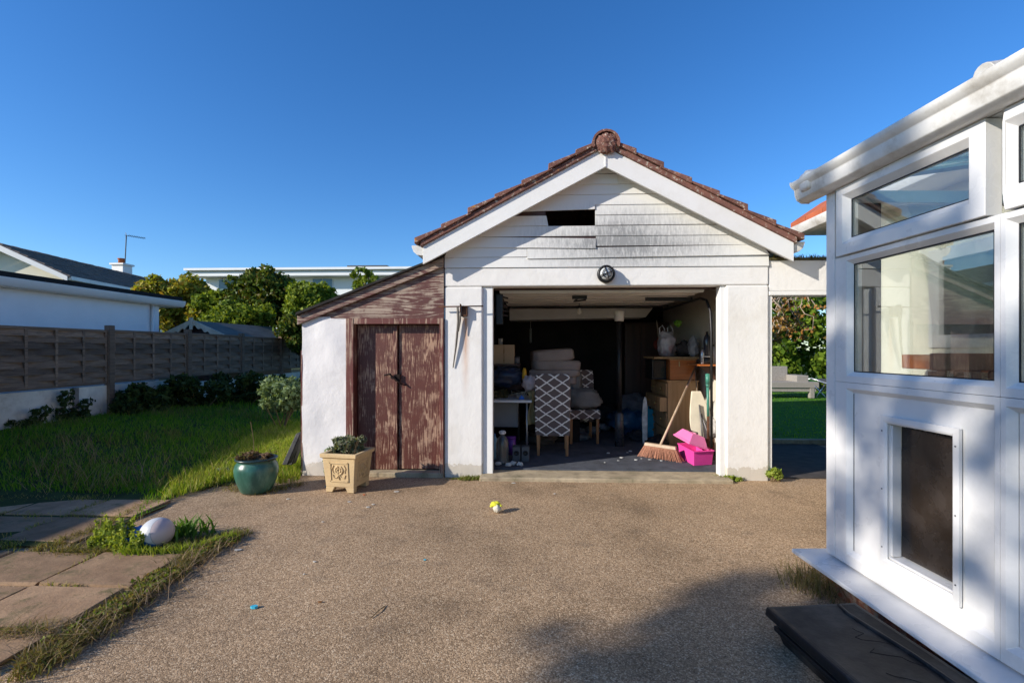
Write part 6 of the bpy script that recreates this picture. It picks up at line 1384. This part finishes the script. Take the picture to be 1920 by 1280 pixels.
ql = G(243, 1038); stalks('tall_weed', 'short green weed clump close by the blue wrapper', [(ql.x+random.uniform(-.05, .07), ql.y+random.uniform(-.02, .03)) for _ in range(8)], .07, .17, _mc['bright_weed'])
F_ = strip([G(230, 1042), G(300, 1042), G(370, 1034), G(440, 1012)], .022, 900)
tag(obj('bed_grass', blades(F_, lambda n: rng.uniform(.02, .085, n), zero, .007, .9), leafmat('lush_blade2', [(.12, .19, .02), (.2, .27, .04), (.30, .32, .08)], .4)), kind='stuff')
q_ = G(345, 1010); D_ = np.c_[rng.normal(q_.x, .07, 90), rng.normal(q_.y+.03, .06, 90)]
tag(obj('broad_weed', blades(D_, lambda n: rng.uniform(.08, .16, n), zero, .02, 1.0), leafmat('broad_leaf', [(.05, .12, .015), (.09, .18, .03), (.14, .24, .05)], .3)), 'broad leaved green weed clump right behind the ball', 'weed')
S_ = np.concatenate([strip([G(130, 1030), G(215, 1000), G(260, 990)], .08, 90), strip([G(20, 1270), G(150, 1200), G(300, 1110), G(420, 1020)], .06, 420), strip([G(-20, 1200), G(140, 1190)], .05, 160)]); tag(obj('straw_stalks', blades(S_, lambda n: rng.uniform(.05, .2, n), lambda q: np.full(len(q), .01), .0035, 1.6, .45), leafmat('straw', [(.36, .27, .17), (.26, .18, .11), (.2, .15, .09)], .2)), kind='stuff')
S_ = poly_sample([G(20, 935), G(290, 925), G(330, 870), G(120, 850)], 260); tag(obj('dry_stalks', blades(S_, lambda n: rng.uniform(.1, .3, n), zf, .004, 1.3), _mc['straw']), kind='stuff')
# moss and small weeds along the threshold
Wd = []
for a, b, w_, n, h_ in ((865, 940, .03, 900, .04), (1080, 1160, .02, 220, .04), (1345, 1400, .03, 420, .06), (1180, 1230, .02, 100, .03), (1260, 1300, .02, 60, .04), (840, 880, .015, 80, .02)):
    q = strip([G(a, 898), G(b, 897)], w_, n); Wd.append(blades(q, lambda n_, h_=h_: rng.uniform(.008, h_, n_), zero, .008, 1.8))
tag(obj('threshold_weeds', merge(Wd), leafmat('mossy_weed', [(.12, .15, .03), (.2, .24, .05), (.13, .09, .04)], .3)), kind='stuff')
ql = G(1453, 902); shrub('corner_weed', 'small bright green weed at the foot of the right pillar', (ql.x, ql.y, .07), (.07, .04, .06), 12, .035, 260, .03, _mc['bright_weed'], 'weed')
ql = G(1370, 900); shrub('corner_weed', 'low green weed at the threshold before the right pillar', (ql.x, ql.y, .02), (.12, .03, .02), 12, .025, 300, .022, _mc['bright_weed'], 'weed')
ql = G(597, 906); shrub('wall_weed', 'spindly pale green weed against the white store wall', (ql.x+.01, YF-.1, .17), (.035, .03, .16), 16, .035, 260, .02, _mc['sage_leaf'], 'weed')
V_ = blades(np.c_[rng.uniform(3.0, 17, 26000), 7.2+12*rng.uniform(0, 1, 26000)**1.3], lambda n: rng.uniform(.012, .032, n), lambda q: np.full(len(q), .055), .012, .9)
tag(obj('back_lawn_grass', V_, leafmat('back_blade', [(.09, .22, .012), (.14, .30, .02), (.2, .36, .03)], .4, .5)), kind='stuff')
# ================================================================== tree behind the viewer whose shade falls on the porch and step
tanE = math.tan(R(SUN_EL)); hl = math.hypot(SDX, SDY)
def back(p, t_): return Vector((p[0]-SDX*t_, p[1]-SDY*t_, p[2]+tanE*hl*t_))
cA = Vector((-12*.885+.15*.466, -12*.466-.15*.885, 7.35))
t_ = thing('shade_tree', 'broad leafy tree standing behind the viewer, casting dappled shade', 'tree', (cA.x, cA.y, 0))
mb = MB().tube([(cA.x-.3, cA.y-1.8, -.1), (cA.x-.1, cA.y-1.0, 2.4), cA], [.2, .15, .05], 10)
qs = []
for _ in range(100):
    qq, hh_ = rng.uniform(-1.98, -.7), rng.uniform(.42, 1.12)+0*0; ss = -12.2+rng.uniform(-1., 1.)
    if qq < -1.75 and rng.uniform() < .4: continue
    qs.append((ss*.885+qq*.466, ss*.466-qq*.885, hh_-.435*ss))
while len(qs) < 900:
    qq, hh_ = rng.uniform(-2.0, 2.1), rng.uniform(.30, 4.6)
    if (abs(qq-.05)/2.02)**5+(abs(hh_-2.4)/2.1)**5 < 1 and mnoise.noise(Vector((qq*4.6, hh_*4.6, 5.5))) > -.2 and (hh_ < 1.15 or rng.uniform() < .62+.3*math.sin(qq*3.1)*math.sin(hh_*2.7)): ss = -12.2+rng.uniform(-1.7, 1.7); qs.append((ss*.885+qq*.466, ss*.466-qq*.885, hh_-.435*ss))
q = np.array(qs); rad = .105*rng.uniform(.6, 1.4, len(q))
for i in range(14): e = Vector(q[i]); s0 = Vector((cA.x-.1, cA.y-1.0, 2.4)).lerp(cA, random.uniform(.2, .8)); mb.tube([s0, s0.lerp(e, .5), e], [.06, .04, .012], 6)
obj('trunk', mb, M('bark', (.10, .075, .05)), t_, smooth=True)
obj('crown', leaves(q, rad, 14500, .082), lfB, t_)
